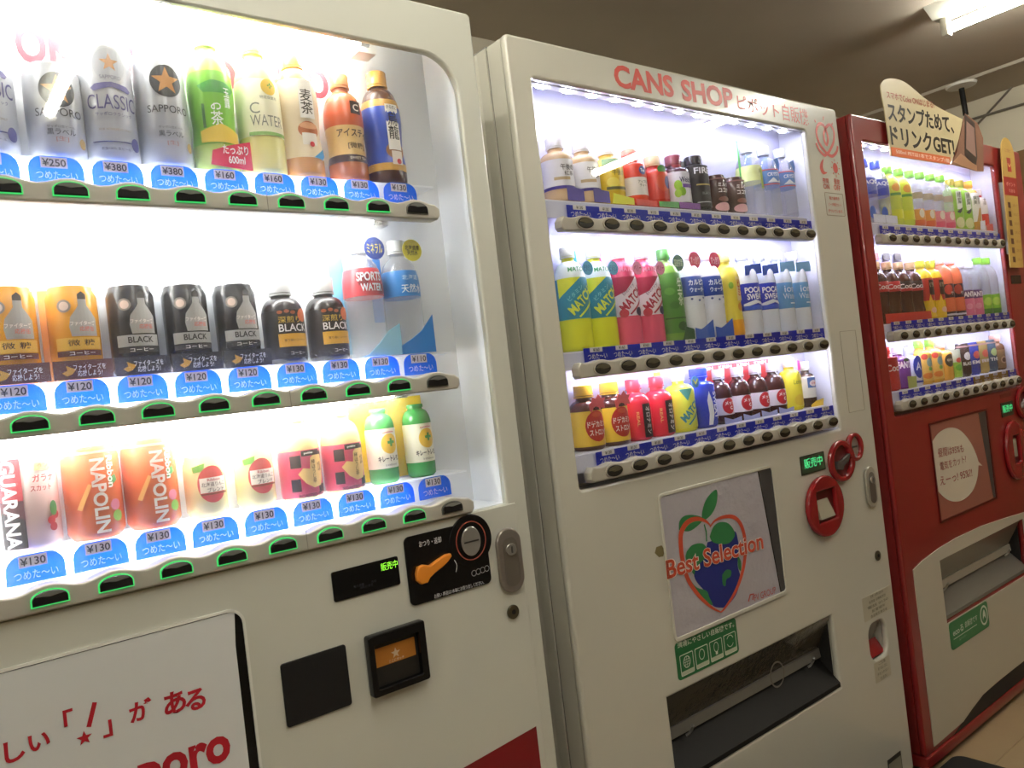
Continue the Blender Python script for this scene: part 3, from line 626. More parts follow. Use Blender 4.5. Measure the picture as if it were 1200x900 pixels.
text_px('lettering', '500ml PETは1本でスタンプ1個', (960 + 405 / 4.5, 80 + 437 / 4.5), (960 + 685 / 4.5, 80 + 488 / 4.5), 5, YS - .0016, ink('fbe8d8'), sg)
hs = plate('hand_cutout', q([(690, 508), (720, 445), (757, 268), (765, 240), (830, 290), (860, 370), (862, 545), (830, 545), (740, 520)]), YS - .003, YS - .0013, mat('print_skin', '7f5844', .5), sg)
plate('phone_print', q([(762, 245), (815, 290), (828, 470), (822, 512), (795, 500), (762, 460)]), YS - .0034, YS - .003, ink('2c1c18'), sg)
flat('phone_screen', poly(q([(770, 280), (812, 318), (820, 470), (768, 425)])), YS - .0038, ink('8a6a60'), sg)
flat('thumb_print', poly(q([(700, 495), (740, 450), (800, 500), (826, 515), (826, 543), (760, 522)])), YS - .0036, ink('a87c5c'), sg)
bo = [(3.075, 1.4), (3.19, 1.4), (3.222, 1.72), (3.229, 1.79)] + ell(3.172, 1.8, .057, .062, 14, 0, 180) + [(3.112, 1.79), (3.105, 1.72)]
bs = tag(plate('notice_board', bo, -.016, -.013, mat('board_yellow', 'b8964e', .5)), 'narrow yellow and red notice board at the right end of the red machine', 'sign')
box('board_bracket', 3.1, 3.2, -.0129, -.0005, 1.45, 1.7, mat('bracket_grey', '88847c', .5), bs)
flat('red_band', poly([(3.1, 1.655), (3.216, 1.655), (3.2225, 1.72), (3.1055, 1.72)]), -.0164, ink('9c2a26'), bs)
flat('red_bottle_print', rectp(3.17, 1.765, .034, .05), -.0164, ink('a52824'), bs); flat('smile_print', stroke(ell(3.17, 1.775, .012, .016, 10, 200, 340), .004), -.0168, ink('e8c070'), bs)
flat('lettering', fit('ここで買うと', 3.17, 1.815, .012, .05), -.0164, ink('8a3a20'), bs)
flat('lettering', fit('ポイント', 3.163, 1.695, .015, .08), -.0168, ink('e3b0a0'), bs); flat('lettering', fit('たまる', 3.167, 1.672, .012, .05), -.0168, ink('e3b0a0'), bs)
for i in range(7):
    z = 1.62 - .032 * i; xm = 3.095 + .07 * (z - 1.4)
    flat('picture_square', rectp(xm + .018, z, .024, .02), -.0164, ink('5a3018'), bs); flat('lettering', fit('スタンプ', xm + .07, z, .011, .045), -.0164, ink('8a5a24'), bs)
plate('name_plate', rrect(3.11, 3.2, 1.345, 1.375, .002), -.0015, 0, m_black, M3)

# ------------------------------------------------------------------ drinks
PROT = {}; FACE = 0.0
def prof_can(R, H): return [(R * .8, 0), (R * .84, .0015), (R, .009), (R, H - .013), (R * .86, H - .003), (R * .87, H - .001), (R * .85, H)]
def prof_pet(R, H, sh=.6, nk=.0125, nl=.03):
    zs, zn = H * sh, H - nl
    return [(R * .82, 0), (R * .97, .004), (R, .010), (R, zs)] + [(nk + (R - nk) * math.cos(math.pi / 2 * t) ** .9, zs + (zn - zs) * math.sin(math.pi / 2 * t) ** 1.15) for t in (.2, .4, .6, .8, .95)] + [(nk, zn + .002), (nk, H - min(.017, nl * .45))]
def prof_waist(R, H, sh=.62, nk=.0125, nl=.03):
    p = prof_pet(R, H, sh, nk, nl); zs = H * sh
    return p[:3] + [(R, zs * .3), (R * .95, zs * .42), (R * .91, zs * .55), (R * .95, zs * .72), (R, zs * .9)] + p[3:]
def rad(prof, z):
    for (r0, z0), (r1, z1) in zip(prof, prof[1:]):
        if z0 <= z <= z1: return r0 + (r1 - r0) * ((z - z0) / ((z1 - z0) or 1))
    return prof[-1][0]
def sleeve(prof, z0, z1, off, n=28):
    zz = sorted({z0, z1} | {z for _, z in prof if z0 < z < z1})
    V, F = [], []
    for z in zz:
        r = rad(prof, z) + off
        for k in range(n): V.append((r * math.cos(2 * math.pi * k / n), r * math.sin(2 * math.pi * k / n), z))
    for i in range(len(zz) - 1):
        for k in range(n): F.append((i * n + k, i * n + (k + 1) % n, (i + 1) * n + (k + 1) % n, (i + 1) * n + k))
    me = bpy.data.meshes.new('label'); me.from_pydata(V, [], F); return me
def smoothed(me, m, a=50):
    me.materials.append(m)
    for p in me.polygons: p.use_smooth = True
    me.set_sharp_from_angle(angle=math.radians(a)); return me
def item(key, name, label, kind, H, R, body, cap='ffffff', sl=(), dec=(), cards=(), badge=None, sq=0, sh=.6, capr=.0145, caph=.018, nl=.03):
    """sl: (z0,z1,colour); dec: T text,u,z,h,w,colour / E ellipse u,z,rx,rz,colour / R rect u,z,w,h,colour / S star u,z,r,colour / P polygon points,colour
    cards: (points x,z, y, colour); badge: (x,z,r,y,colour,text,text colour); lengths in mm"""
    parts = []; H /= 1000; R /= 1000
    bm_ = body if not isinstance(body, str) else plastic(body)
    if kind == 'can':
        prof = prof_can(R, H); parts.append(('body', smoothed(lathe(prof, 32), bm_), -1))
        parts.append(('lid', smoothed(lathe([(R * .84, H - .0012), (R * .82, H + .0006), (R * .78, H - .001), (R * .3, H - .001)], 28), mat('lid_silver', 'c8c8c8', .3, .9)), -1))
        parts.append(('pull_tab', smoothed(boxmesh(-.007, .007, -.018, .006, H - .001, H + .0003, .0003), mat('lid_silver')), -1))
    else:
        prof = (prof_waist if kind == 'waist' else prof_pet)(R, H, sh, capr * .86, nl)
        parts.append(('body', smoothed(lathe(prof, 32, sq), bm_), -1))
        parts.append(('cap', smoothed(lathe([(capr, H - caph), (capr, H - .0012), (capr * .92, H)], 20), plastic(cap)), -1))
        if caph > .014: parts.append(('cap_ring', smoothed(lathe([(capr * 1.04, H - caph - .004), (capr * 1.04, H - caph - .001)], 20), plastic(cap)), -1))
    for z0, z1, c in sl:
        parts.append(('label', smoothed(sleeve(prof, z0 / 1000, z1 / 1000, .0003 + .0002 * len(parts) / 6), c if not isinstance(c, str) else mat('print_' + c, c, .3)), -1))
    lab = next((i for i, p in enumerate(parts) if p[0] == 'label'), 0)
    for i, d in enumerate(dec):
        k = d[0]; off = .0007 + .00016 * i
        if k == 'T': shp = fit(d[1], 0, 0, d[4] / 1000, d[5] / 1000 if d[5] else None, d[7] if len(d) > 7 else .012, math.radians(d[8]) if len(d) > 8 else 0); u, z, c, nm = d[2], d[3], d[6], 'lettering'
        elif k == 'E': shp = poly(ell(0, 0, d[3] / 1000, d[4] / 1000, 24)); u, z, c, nm = d[1], d[2], d[5], 'printed_disc'
        elif k == 'R': shp = rectp(0, 0, d[3] / 1000, d[4] / 1000); u, z, c, nm = d[1], d[2], d[5], 'printed_band'
        elif k == 'S': shp = star(0, 0, d[3] / 1000); u, z, c, nm = d[1], d[2], d[4], 'printed_star'
        elif k == 'P': shp = poly([(a / 1000, b / 1000) for a, b in d[1]]); u, z, c, nm = 0, 0, d[2], 'printed_shape'
        rr_ = max(rad(prof, min(H, max(0, z / 1000 + s * .004))) for s in (-1, 0, 1)) + off
        if k == 'P':
            zz = [b / 1000 for _, b in d[1]]; rr_ = max(rad(prof, t) for t in zz + [sum(zz) / len(zz)]) + off
        me = wrap(shp, u / 1000 - FACE * rr_, z / 1000, rr_)
        if d[0] in 'TS' or True: me.materials.append(ink(c))
        parts.append((nm, me, lab))
    for pts, y, c in cards:
        me = platemesh([[(a / 1000, max(b, .6) / 1000) for a, b in pts]], y / 1000, y / 1000 + .0008); me.materials.append(mat('card_' + c, c, .4)); parts.append(('display_card', me, -1))
    if badge:
        x, z, r, y, c, s, tc = badge
        me = platemesh([ell(x / 1000, z / 1000, r / 1000, r / 1000, 24)], y / 1000, y / 1000 + .0008); me.materials.append(mat('card_' + c, c, .4))
        parts.append(('badge', me, -1)); bi = len(parts) - 1
        V, F = fit(s, x / 1000, z / 1000, r * .9 / 1000, r * 1.5 / 1000)
        me = bpy.data.meshes.new('print'); me.from_pydata([(a, y / 1000 - .0003, b) for a, b in V], [], F); me.materials.append(ink(tc)); parts.append(('lettering', me, bi))
    PROT[key] = (name, label, parts)
ORD = ['first', 'second', 'third', 'fourth', 'fifth', 'sixth']
def place_row(keys, xs, y, z, where):
    tot = {}; seen = {}
    for k in keys: tot[k] = tot.get(k, 0) + 1
    for k, x in zip(keys, xs):
        if not k: continue
        name, label, parts = PROT[k]; n = seen[k] = seen.get(k, 0) + 1
        if tot[k] == 2: lb = label + (', left' if n == 1 else ', right') + ' of two, ' + where
        elif tot[k] > 2: lb = label + ', %s from left, ' % ORD[n - 1] + where
        else: lb = label + ', ' + where
        t = thing(name, lb, 'can' if name.endswith('can') else 'bottle', (x, y, z), 'drinks on the ' + where)
        made = []
        for nm, me, pi in parts: made.append(link(nm, me, t if pi < 0 else made[pi]))
SIL = mat('can_silver', 'c6c9d0', .3, .2)
WH = 'ffffff'
def beer(key, H, lab):
    s = H / 165
    item(key, 'beer_can', lab, 'can', H, 33, SIL, dec=[
        ('E', 0, H * .70, 21, 22, '24262c'), ('S', 0, H * .70, 19, 'c58a44'), ('T', 'SAPPORO', 0, H * .47, 10, 56, '33343c', .0),
        ('T', 'サッポロ生ビール', 0, H * .32, 3.5, 32, '5a5c66'), ('T', '黒ラベル', 0, H * .265, 8, 33, '3a3c46', .02), ('T', '[生]', 0, H * .19, 7, 14, 'c08a80'), ('E', 26, H * .17, 5, 7, 'b89a58')])
beer('beer350', 122, 'small silver beer can with gold star on a black disc')
beer('beer500', 165, 'tall silver beer can with gold star on a black disc')
for key, lb in (('classicA', 'silver beer can with violet lettering cut by the picture edge'), ('classicB', 'tall silver beer can with violet lettering and gold star crest')):
    item(key, 'beer_can', lb, 'can', 165, 33, SIL, dec=[
        ('E', 0, 126, 23, 25, 'c9ccd2'), ('E', 0, 126, 20, 22, 'b9bdc6'), ('S', 0, 129, 12, 'c58a44'), ('T', 'SAPPORO', 0, 110, 5, 26, '5a5878', .0),
        ('P', [(-26, 96), (-20, 101), (0, 104), (20, 101), (26, 96), (22, 92), (0, 97), (-22, 92)], '5b5792'), ('T', 'CLASSIC', 0, 78, 19, 64, '4a4680', .0), ('T', 'サッポロクラシック', 0, 62, 5, 46, '4a4680', .01),
        ('T', 'FOR HOKKAIDO ONLY', 0, 42, 3, 40, '9a8a7a'), ('R', -4, 26, 52, 1.6, '3a3c78'), ('E', 25, 25, 7, 9, '3f3d80'), ('T', '麦芽100% 生ビール', -2, 17, 4, 36, '4a4a5a')])
item('greentea', 'tea_bottle', 'green tea bottle with red 600 ml price flag', 'waist', 205, 31, 'b9d468', 'e8f0c8', [(38, 142, '7cc23a')], [
    ('P', [(-28, 120), (-8, 128), (12, 126), (28, 118), (20, 110), (-20, 110)], '3f9a38'), ('T', 'お\n茶', -4, 84, 40, 17, WH, .03), ('T', '玉\n露', 13, 104, 28, 10, WH, .02), ('R', -22, 78, 4, 34, '2c6a2c'), ('P', [(-30, 40), (-30, 56), (0, 66), (30, 56), (30, 40)], 'e8c848')],
    cards=[([(-22, 6), (36, -1), (36, 42), (4, 34), (-18, 26)], -36, 'e2254e')])
PROT['greentea'][2].append(('lettering', (lambda V, F: (lambda me: (me.from_pydata([(a, -.0364, b) for a, b in V], [], F), me.materials.append(ink(WH)), me)[2])(bpy.data.meshes.new('print')))(*fit('たっぷり\n600ml', .014, .022, .026, .036, .02)), 0))
item('cwater', 'water_bottle', 'pale yellow vitamin water bottle with clear neck', 'pet', 205, 32, 'f2ea9a', 'f0e05a', [(56, 140, 'f4f0d2')], [
    ('E', 6, 128, 12, 12, 'f0c83a'), ('T', '+', 8, 130, 8, 8, '3fa03f', .03), ('T', '特定保健用', 4, 112, 5, 26, '8a8a70'), ('T', 'C', -18, 96, 16, 14, '8a8c80', .0), ('T', 'WATER', -1, 78, 16, 50, '8a8c80', .0), ('R', 0, 59, 60, 5, '8cb86a')])
item('mugicha', 'tea_bottle', 'barley tea bottle with orange cap and teacup label', 'waist', 200, 32, 'd89a58', 'e8a850', [(30, 150, 'ead8b8')], [
    ('R', 2, 118, 24, 58, 'f6f2ea'), ('T', '麦\n茶', 2, 114, 38, 20, '2c2620', .02), ('T', '香ばし', 2, 141, 5, 18, '3a322a'), ('E', 2, 72, 17, 13, 'c06a38'), ('E', 2, 78, 15, 5, 'e0a070'), ('R', 2, 58, 24, 18, 'f0e8dc'), ('E', 4, 50, 4, 4, 'c8323a'), ('P', [(4, 30), (26, 46), (30, 36), (22, 28)], '3aa0d8')], capr=.016, caph=.024)
item('icetea', 'tea_bottle', 'amber iced tea bottle with dark band and beige label', 'waist', 175, 30.5, 'b8683a', 'd88850', [(42, 88, 'dcb878'), (30, 42, '3f2a20'), (88, 128, 'c8582c')], [
    ('T', 'アイスティ', 0, 76, 13, 54, '2c1c12', .02), ('T', '[微糖]', 4, 56, 11, 30, '2c1c12', .02), ('R', 8, 116, 20, 20, '1c1414'), ('T', 'C', 8, 116, 11, 11, 'f0e8d8', .02), ('T', 'SWEET TEA', 4, 36, 4, 30, 'e8d8b8')])
item('oolong', 'tea_bottle', 'dark oolong tea bottle with blue and gold label', 'waist', 190, 32, '4a2c1a', 'd8a040', [(30, 138, '2a4aa8'), (126, 138, 'c89a4a'), (22, 34, 'd0a048')], [
    ('R', 3, 92, 24, 74, 'f4f0e8'), ('T', '烏\n龍', 3, 94, 44, 20, '241e1c', .02), ('T', 'からだに', 3, 124, 6, 20, '2c2420'), ('E', 4, 54, 18, 14, '8a5a2c'), ('E', 4, 58, 16, 8, 'd8b078'), ('R', 4, 42, 20, 22, 'f0e6da'), ('E', 6, 36, 4.5, 4.5, 'c02a2e')], capr=.016, caph=.022)
def coffee(key, lb, base, mid, foot, word, wc, card='d89a58'):
    item(key, 'coffee_can', lb, 'can', 118, 29, base, dec=[
        ('P', [(-8, 54), (-10, 66), (-8, 78), (-2, 86), (2, 92), (2, 100), (12, 100), (12, 92), (18, 84), (24, 76), (24, 54)], 'a9a7a2'), ('P', [(2, 100), (2, 106), (7, 110), (12, 106), (12, 100)], '3a3430'),
        ('E', -14, 92, 8, 8, '8a8078'), ('E', -14, 92, 5.5, 5.5, 'e0c8b8'), ('T', 'ファイターズ', 6, 70, 6, 30, 'f0e6e0', .02), ('T', '応援缶', 10, 63, 6, 18, 'd85a4a', .02), ('R', 0, 45, 56, 15, mid), ('T', word, 2, 46, 8, 32, wc, .02), ('R', 0, 33, 56, 7, foot), ('T', 'コーヒー', 2, 33, 4.5, 30, 'f0e8e0')],
        cards=[([(-33, -1), (33, -1), (33, 24), (-33, 24)], -31.5, foot), ([(-32, 1), (32, 1), (32, 121), (-32, 121)], 33, card)])
    nm, l, pr = PROT[key]; V, F = fit('ファイターズを\n応援しよう!', .007, .0115, .015, .036, .02); me = bpy.data.meshes.new('print'); me.from_pydata([(a, -.0319, b) for a, b in V], [], F); me.materials.append(ink(WH)); pr.append(('lettering', me, 0))
    V, F = poly([(-.024, .009), (-.018, .012), (-.019, .018), (-.013, .015), (-.008, .013), (-.013, .007), (-.019, .005)]); me = bpy.data.meshes.new('print'); me.from_pydata([(a, -.0319, b) for a, b in V], [], F); me.materials.append(ink('e0a83a')); pr.append(('printed_shape', me, 0))
coffee('coffeeA', 'amber coffee can with brown footer card cut by picture edge', 'd8962c', 'e0b040', '5a2a1c', '微 糖', '3a2a18')
coffee('coffeeB', 'amber coffee can with brown footer card', 'd8962c', 'e0b040', '5a2a1c', '微 糖', '3a2a18')
coffee('coffeeK', 'black coffee can with grey bottle silhouette print', '1c1a1c', 'a9a8a4', '1a1819', 'BLACK', '1a181a', 'b4b8bc')
item('black', 'coffee_bottle', 'black coffee bottle with silver cap and yellow band', 'pet', 128, 30, '1e1614', 'b4b4b4', [(8, 78, '17120f')], [
    ('T', '深煎り', -2, 64, 10, 34, 'd8b440', .02), ('T', 'BLACK', 4, 52, 11, 46, 'f4f2ee', .01), ('R', 4, 34, 50, 19, 'e0a828'), ('T', '香り高いコーヒー', 4, 34, 4, 34, '5a4010'), ('T', 'コーヒー', 6, 15, 5, 24, 'e8e0d0'), ('E', 20, 70, 9, 10, 'd06a38'), ('E', -16, 75, 4, 2.6, 'a85a34'), ('E', -6, 76, 4, 2.6, 'a85a34'), ('E', 3, 74, 4, 2.6, 'a85a34')], sh=.58, capr=.016, caph=.022)
CW = clear('f8fafd', .17)
item('sports', 'water_bottle', 'clear sports water bottle with red checked label and blue badge', 'pet', 188, 31.5, CW, 'f2f4f6', [(96, 140, 'c23a44')], [
    ('R', -14, 122, 16, 18, '8a2430'), ('R', 18, 106, 12, 16, '8a2430'), ('T', 'SPORTS', -2, 126, 14, 44, 'eaf4fa', .03), ('T', 'WATER', 0, 109, 12, 38, 'eaf4fa', .03)],
    cards=[([(-35, 0), (40, 0), (40, 50), (20, 40), (0, 20), (-20, 4)], -33, '9fd6f0'), ([(-38, 10), (-14, 10), (-14, 172), (-38, 172)], 33, '7cc8ec')], badge=(18, 172, 18, -20, '2c4aa8', 'ミネラル', 'f0e070'))
item('natural', 'water_bottle', 'clear spring water bottle with blue label and yellow badge', 'pet', 188, 31.5, CW, 'f2f4f6', [(94, 136, '3a86d0')], [
    ('T', '天然水', 4, 106, 14, 40, WH, .01), ('T', '北海道', 2, 124, 8, 30, 'cfe4f4')],
    cards=[([(-30, 0), (34, 0), (34, 62), (10, 36), (-10, 24), (-30, 14)], -33, '2f7fd0'), ([(-36, 60), (-14, 60), (-14, 165), (-36, 165)], 33, '3f8ede')], badge=(18, 170, 18, -20, 'f0e63a', '北海道産\n天然水', '3a3a2a'))
item('guarana', 'soda_can', 'white and red soda can with vertical black lettering', 'can', 118, 31, 'f0d0cc', dec=[
    ('P', [(-44, 6), (-10, 6), (-10, 112), (-44, 112)], 'c23a44'), ('P', [(-44, 6), (-10, 6), (-10, 40), (-44, 50)], '2a2226'), ('P', [(-44, 50), (-10, 40), (-10, 62), (-44, 62)], '5a2a30'),
    ('T', 'ガラナ', 14, 86, 9, 26, 'b83a44', .02), ('R', 14, 100, 20, 10, 'e0c890'), ('T', 'ラン', 14, 100, 6, 12, '6a4a2a'), ('T', 'スカット', 10, 74, 7, 24, 'b83a44', .02), ('E', 18, 34, 5, 5, 'c8323a'), ('E', 24, 40, 5, 5, 'c8323a'), ('E', 20, 26, 5, 5, 'b8283a'), ('E', 22, 48, 5, 9, '4a8a4a')])
def vtext(key, s, u, z, h, wd, col, bold=.03):
    V, F, asp = txt(s, bold); V = [(y * wd / 1000, -x * h / 1000 / asp) for x, y in V]
    nm, l, pr = PROT[key]; R_ = max(v.co.length_squared for v in [pr[0][1].vertices[64 + 3]]) ; r = pr[0][1].vertices[64].co.xy.length
    me = wrap((V, F), u / 1000 - FACE * r, z / 1000, r + .002); me.materials.append(ink(col)); pr.append(('lettering', me, 0))
vtext('guarana', 'GUARANA', -26, 58, 104, 20, 'f6eeee')
item('napolin', 'soda_can', 'orange soda can with vertical white lettering', 'can', 116, 33, 'e2703c', dec=[('R', 0, 108, 120, 3, 'f0c8a0'), ('E', 22, 26, 7, 7, '8cc04a'), ('E', 20, 40, 7, 7, 'd87a90'), ('P', [(14, 62), (26, 70), (24, 78), (14, 74)], '4aa05a'), ('P', [(-26, 40), (-10, 70), (-6, 68), (-20, 38)], 'f0b060')])
vtext('napolin', 'NAPOLIN', 2, 54, 92, 17, 'fbf3ea'); vtext('napolin', 'Ribbon', 17, 82, 40, 9, 'fbf3ea')
item('apple', 'juice_can', 'small cream juice can with red apple label', 'can', 84, 27, 'ecdca0', dec=[('P', [(-24, 70), (-6, 74), (-8, 64), (-22, 62)], '7ab848'), ('E', 2, 45, 20, 25, 'd04a48'), ('R', 4, 44, 38, 20, 'f4ece0'), ('T', 'Ribbon', 4, 51, 4, 18, 'b8283a'), ('T', '北海道りんご', 4, 45, 6, 34, '4a2c28', .01), ('T', 'ブレンド', 6, 37.5, 6, 24, '4a2c28', .01), ('R', 4, 32, 38, 2, '8a4a30')])
item('kaga', 'tea_bottle', 'roasted tea bottle with pink checked label', 'pet', 136, 30, 'e2c088', 'ecc894', [(4, 72, 'd84a6a')], [
    ('R', -18, 56, 16, 18, '2a2024'), ('R', -20, 22, 14, 18, '2a2024'), ('R', 22, 62, 12, 12, '2a2024'), ('R', 22, 14, 14, 12, '2a2024'),
    ('P', [(-16, 38), (-6, 24), (6, 16), (20, 18), (26, 34), (26, 62), (14, 66), (4, 60), (2, 44), (-8, 46)], 'e6c27c'), ('R', 6, 67, 30, 8, '2a1c20'), ('T', 'pokka', 2, 67, 4, 14, 'f0e8e0', .02), ('T', '加賀', 19, 46, 14, 7, '4a3420'), ('T', '棒\nほ\nう\nじ\n茶', 8, 40, 34, 7, '4a3420'), ('T', 'ROASTED TEA', 2, 6, 5, 40, '2a1c20', .02)], sh=.56, capr=.017)
item('lemon', 'juice_bottle', 'small green lemon bottle on yellow card', 'pet', 118, 23.5, '3aa04a', '3aa04a', [(24, 86, 'f4f2dc')], [
    ('E', 3, 62, 15, 16, 'ecc032'), ('T', '+', 5, 64, 13, 13, '3a9a3a', .05), ('T', 'キレートレモン', 2, 39, 9, 42, '2a2a2a', .03), ('T', 'pokka', 2, 80, 4, 20, 'c83a4a', .02), ('T', '100ml', 2, 29, 3, 20, '8a8a7a')],
    cards=[([(-34, 2), (34, 2), (34, 132), (-34, 132)], 34, 'ecc81e')], sh=.74, capr=.0135, caph=.006, nl=.009)

FACE = math.radians(16)
# drinks of the middle machine
item('gogoA', 'tea_bottle', 'squat milk tea bottle with violet bands', 'pet', 130, 32, 'd8b890', 'f0eef0', [(28, 82, 'eeecf2'), (24, 30, '453a8c')], [('T', '午後の', 8, 66, 12, 32, '2c2a2a', .02), ('T', '紅茶', 10, 54, 9, 22, '4a4644'), ('R', -6, 44, 34, 6, 'c8b088')], cards=[([(-10, -2), (34, -2), (34, 24), (-10, 28)], -33, '4a3c9c')], sh=.66, capr=.017)
item('gogoY', 'tea_bottle', 'squat lemon tea bottle with yellow and green label', 'pet', 130, 32, 'e6c23a', 'f0eef0', [(28, 92, 'e2c02c')], [('T', '午後の', 8, 66, 12, 32, '2c2a1a', .02), ('E', -8, 46, 14, 10, 'f0dc60'), ('R', 2, 34, 50, 6, '6a6a3a'), ('R', 0, 88, 56, 12, '3f8a4a')], cards=[([(-30, -2), (34, -2), (34, 14), (-24, 22)], -33, 'ecec2a')], sh=.68, capr=.017)
item('fruits', 'juice_bottle', 'squat red and white fruit juice bottle', 'pet', 126, 31, 'd84a30', 'd84a40', [(24, 62, 'f2ece6'), (62, 90, 'd03a28')], [('E', 10, 76, 10, 9, '2a4a9a'), ('T', 'Tea', 10, 76, 7, 12, WH), ('T', 'アップル\nティー', 8, 48, 15, 26, '3a4a3a', .01), ('E', 18, 104, 9, 10, 'd83a4a')], cards=[([(-30, 0), (34, 0), (34, 12), (-30, 14)], -33, 'd8402c')], sh=.7, capr=.017)
item('applered', 'juice_bottle', 'squat red apple juice bottle with green leaf', 'pet', 118, 30, 'c8352a', 'e2c8a0', [(20, 80, 'cc3a2c')], [('E', 4, 84, 12, 9, '3f8a3a'), ('E', 4, 56, 17, 20, 'd85a3a'), ('E', 16, 56, 9, 14, '4a4a8a')], cards=[([(-30, 0), (34, 0), (34, 14), (-30, 12)], -33, '4aa04a')], sh=.66, capr=.017)
item('welch', 'juice_bottle', 'grape juice bottle with white label and dark top', 'pet', 126, 32, '4a2434', '7a2a3c', [(16, 84, 'e6e4ec')], [('E', -14, 54, 9, 11, '9ac83a'), ('E', -6, 40, 9, 10, '8cbc34'), ('E', -16, 36, 8, 9, 'a6d04a'), ('T', "Welch's", 10, 66, 13, 40, '241f5a', .02), ('R', 12, 52, 32, 8, '6a3f9a'), ('E', -4, 108, 11, 12, 'a02a3a'), ('E', 12, 108, 11, 12, 'c84a50')], cards=[([(-34, 0), (36, 0), (36, 14), (-34, 14)], -33, '7a2c9a')], sh=.7, capr=.018)
item('fire', 'coffee_bottle', 'black coffee bottle with white lettering on black card', 'pet', 130, 31, '1c1a1c', '2a282a', [(10, 110, '201e20')], [('T', 'FIRE', 2, 92, 14, 44, 'e8e8ea', .02), ('R', 4, 60, 44, 3, 'c8b060'), ('T', 'BLACK', 6, 40, 6, 24, '8a8a8a'), ('R', 0, 20, 40, 2, 'd8d8d8')], cards=[([(-34, 0), (34, 0), (34, 132), (-34, 132)], 34, '28262a')], sh=.8, capr=.02)
item('cocoa', 'cocoa_can', 'small brown milk cocoa can with pink foot', 'can', 90, 26.5, '4a2c28', dec=[('T', 'ミルク', 6, 66, 10, 32, 'f0e6e0', .03), ('T', 'ココア', 6, 52, 10, 32, 'f0e6e0', .03), ('E', 4, 32, 16, 6, '8a5040'), ('E', 0, 14, 22, 10, 'e0a8a8'), ('R', 0, 80, 60, 3, '8a5a50')])
item('clearG', 'water_bottle', 'clear bottle with pale green label and green strip', 'pet', 180, 31, CW, 'eef2f2', [(84, 122, 'dce49a')], [('R', 18, 90, 16, 50, 'b8cc3a'), ('T', '天', 8, 106, 10, 10, '6a7a3a')], cards=[([(-36, 60), (-29, 60), (-29, 186), (-36, 186)], 0, '4ac05a')])
item('geyser', 'water_bottle', 'clear water bottle with blue and white mountain label', 'pet', 180, 31, CW, 'e6ecf4', [(78, 118, '3f7ac8')], [('R', 0, 116, 60, 3, 'c8404a'), ('R', 0, 80, 60, 3, 'c8404a'), ('T', 'CRYSTAL', 4, 104, 9, 44, 'f0f4fa', .02), ('P', [(-20, 84), (-4, 96), (10, 86), (22, 92), (26, 84)], 'e6ecf4')], cards=[([(-34, 130), (-4, 122), (-4, 178), (-34, 178)], 32, '2f7ad8'), ([(8, 128), (34, 120), (38, 134), (34, 152), (8, 142)], -18, '3a78d0')])
TEAL = '2f8ea8'
item('matchY', 'soda_bottle', 'yellow soda bottle with teal diagonal label', 'pet', 205, 33, 'e8ea3a', 'f4f6e4', [(62, 142, TEAL), (142, 176, 'dfeaea')], [('P', [(-44, 142), (-44, 104), (-26, 116), (6, 142)], 'e6ea3c'), ('T', 'ビタミン', -8, 112, 9, 40, '8fd0d4', .02, 40), ('T', 'MATCH', 4, 97, 20, 66, 'eaf04a', .03, 40), ('P', [(-6, 66), (-3, 64), (40, 98), (38, 102)], 'eaf04a'), ('T', 'MATCH', 4, 158, 9, 40, '4aa86a', .02)], cards=[([(-38, 150), (-16, 150), (-16, 206), (-38, 206)], 32, '2fa0b8')], badge=(26, 160, 14, -27, '5fb0d0', 'ビタミン', '20508a'))
item('matchP', 'soda_bottle', 'pink soda bottle with red and white diagonal label', 'pet', 205, 33, 'e8607c', 'f6eef2', [(62, 142, 'efe4ea'), (142, 174, 'c83a5e')], [('P', [(-44, 142), (-44, 100), (-10, 112), (18, 142)], 'b02a4a'), ('T', 'Berry', -2, 116, 9, 34, 'a08a9a', 0, 40), ('T', 'MATCH', 4, 97, 20, 66, 'b0203c', .03, 40), ('P', [(-6, 66), (-3, 64), (40, 98), (38, 102)], 'b0203c'), ('E', 20, 70, 10, 9, '2a2448'), ('E', -18, 68, 10, 9, 'c83a4a'), ('T', 'MATCH', 4, 158, 10, 40, 'e8a0b4', .02)], cards=[([(-38, 160), (-16, 160), (-16, 206), (-38, 206)], 32, 'd8588c')], badge=(26, 160, 14, -27, 'e08aa4', 'ベリー', '8a2040'))
item('nama', 'tea_bottle', 'green tea bottle with leafy label and white vertical lettering', 'pet', 205, 33, '7fae4a', '5a9a4a', [(20, 150, '4f8c34')], [('T', '生\n茶', 12, 108, 60, 16, 'eef4dc', .01), ('R', 0, 52, 60, 3, '2c5a24'), ('E', -14, 110, 12, 8, '6aa844'), ('E', -6, 80, 12, 8, '3f7a2c'), ('E', 10, 34, 14, 10, '2a5a2a')], cards=[([(-6, 0), (36, 0), (36, 26), (10, 32)], -33, '24582c')], badge=(22, 172, 18, -22, '2a5a36', '国産茶葉', 'c8d8a8'))
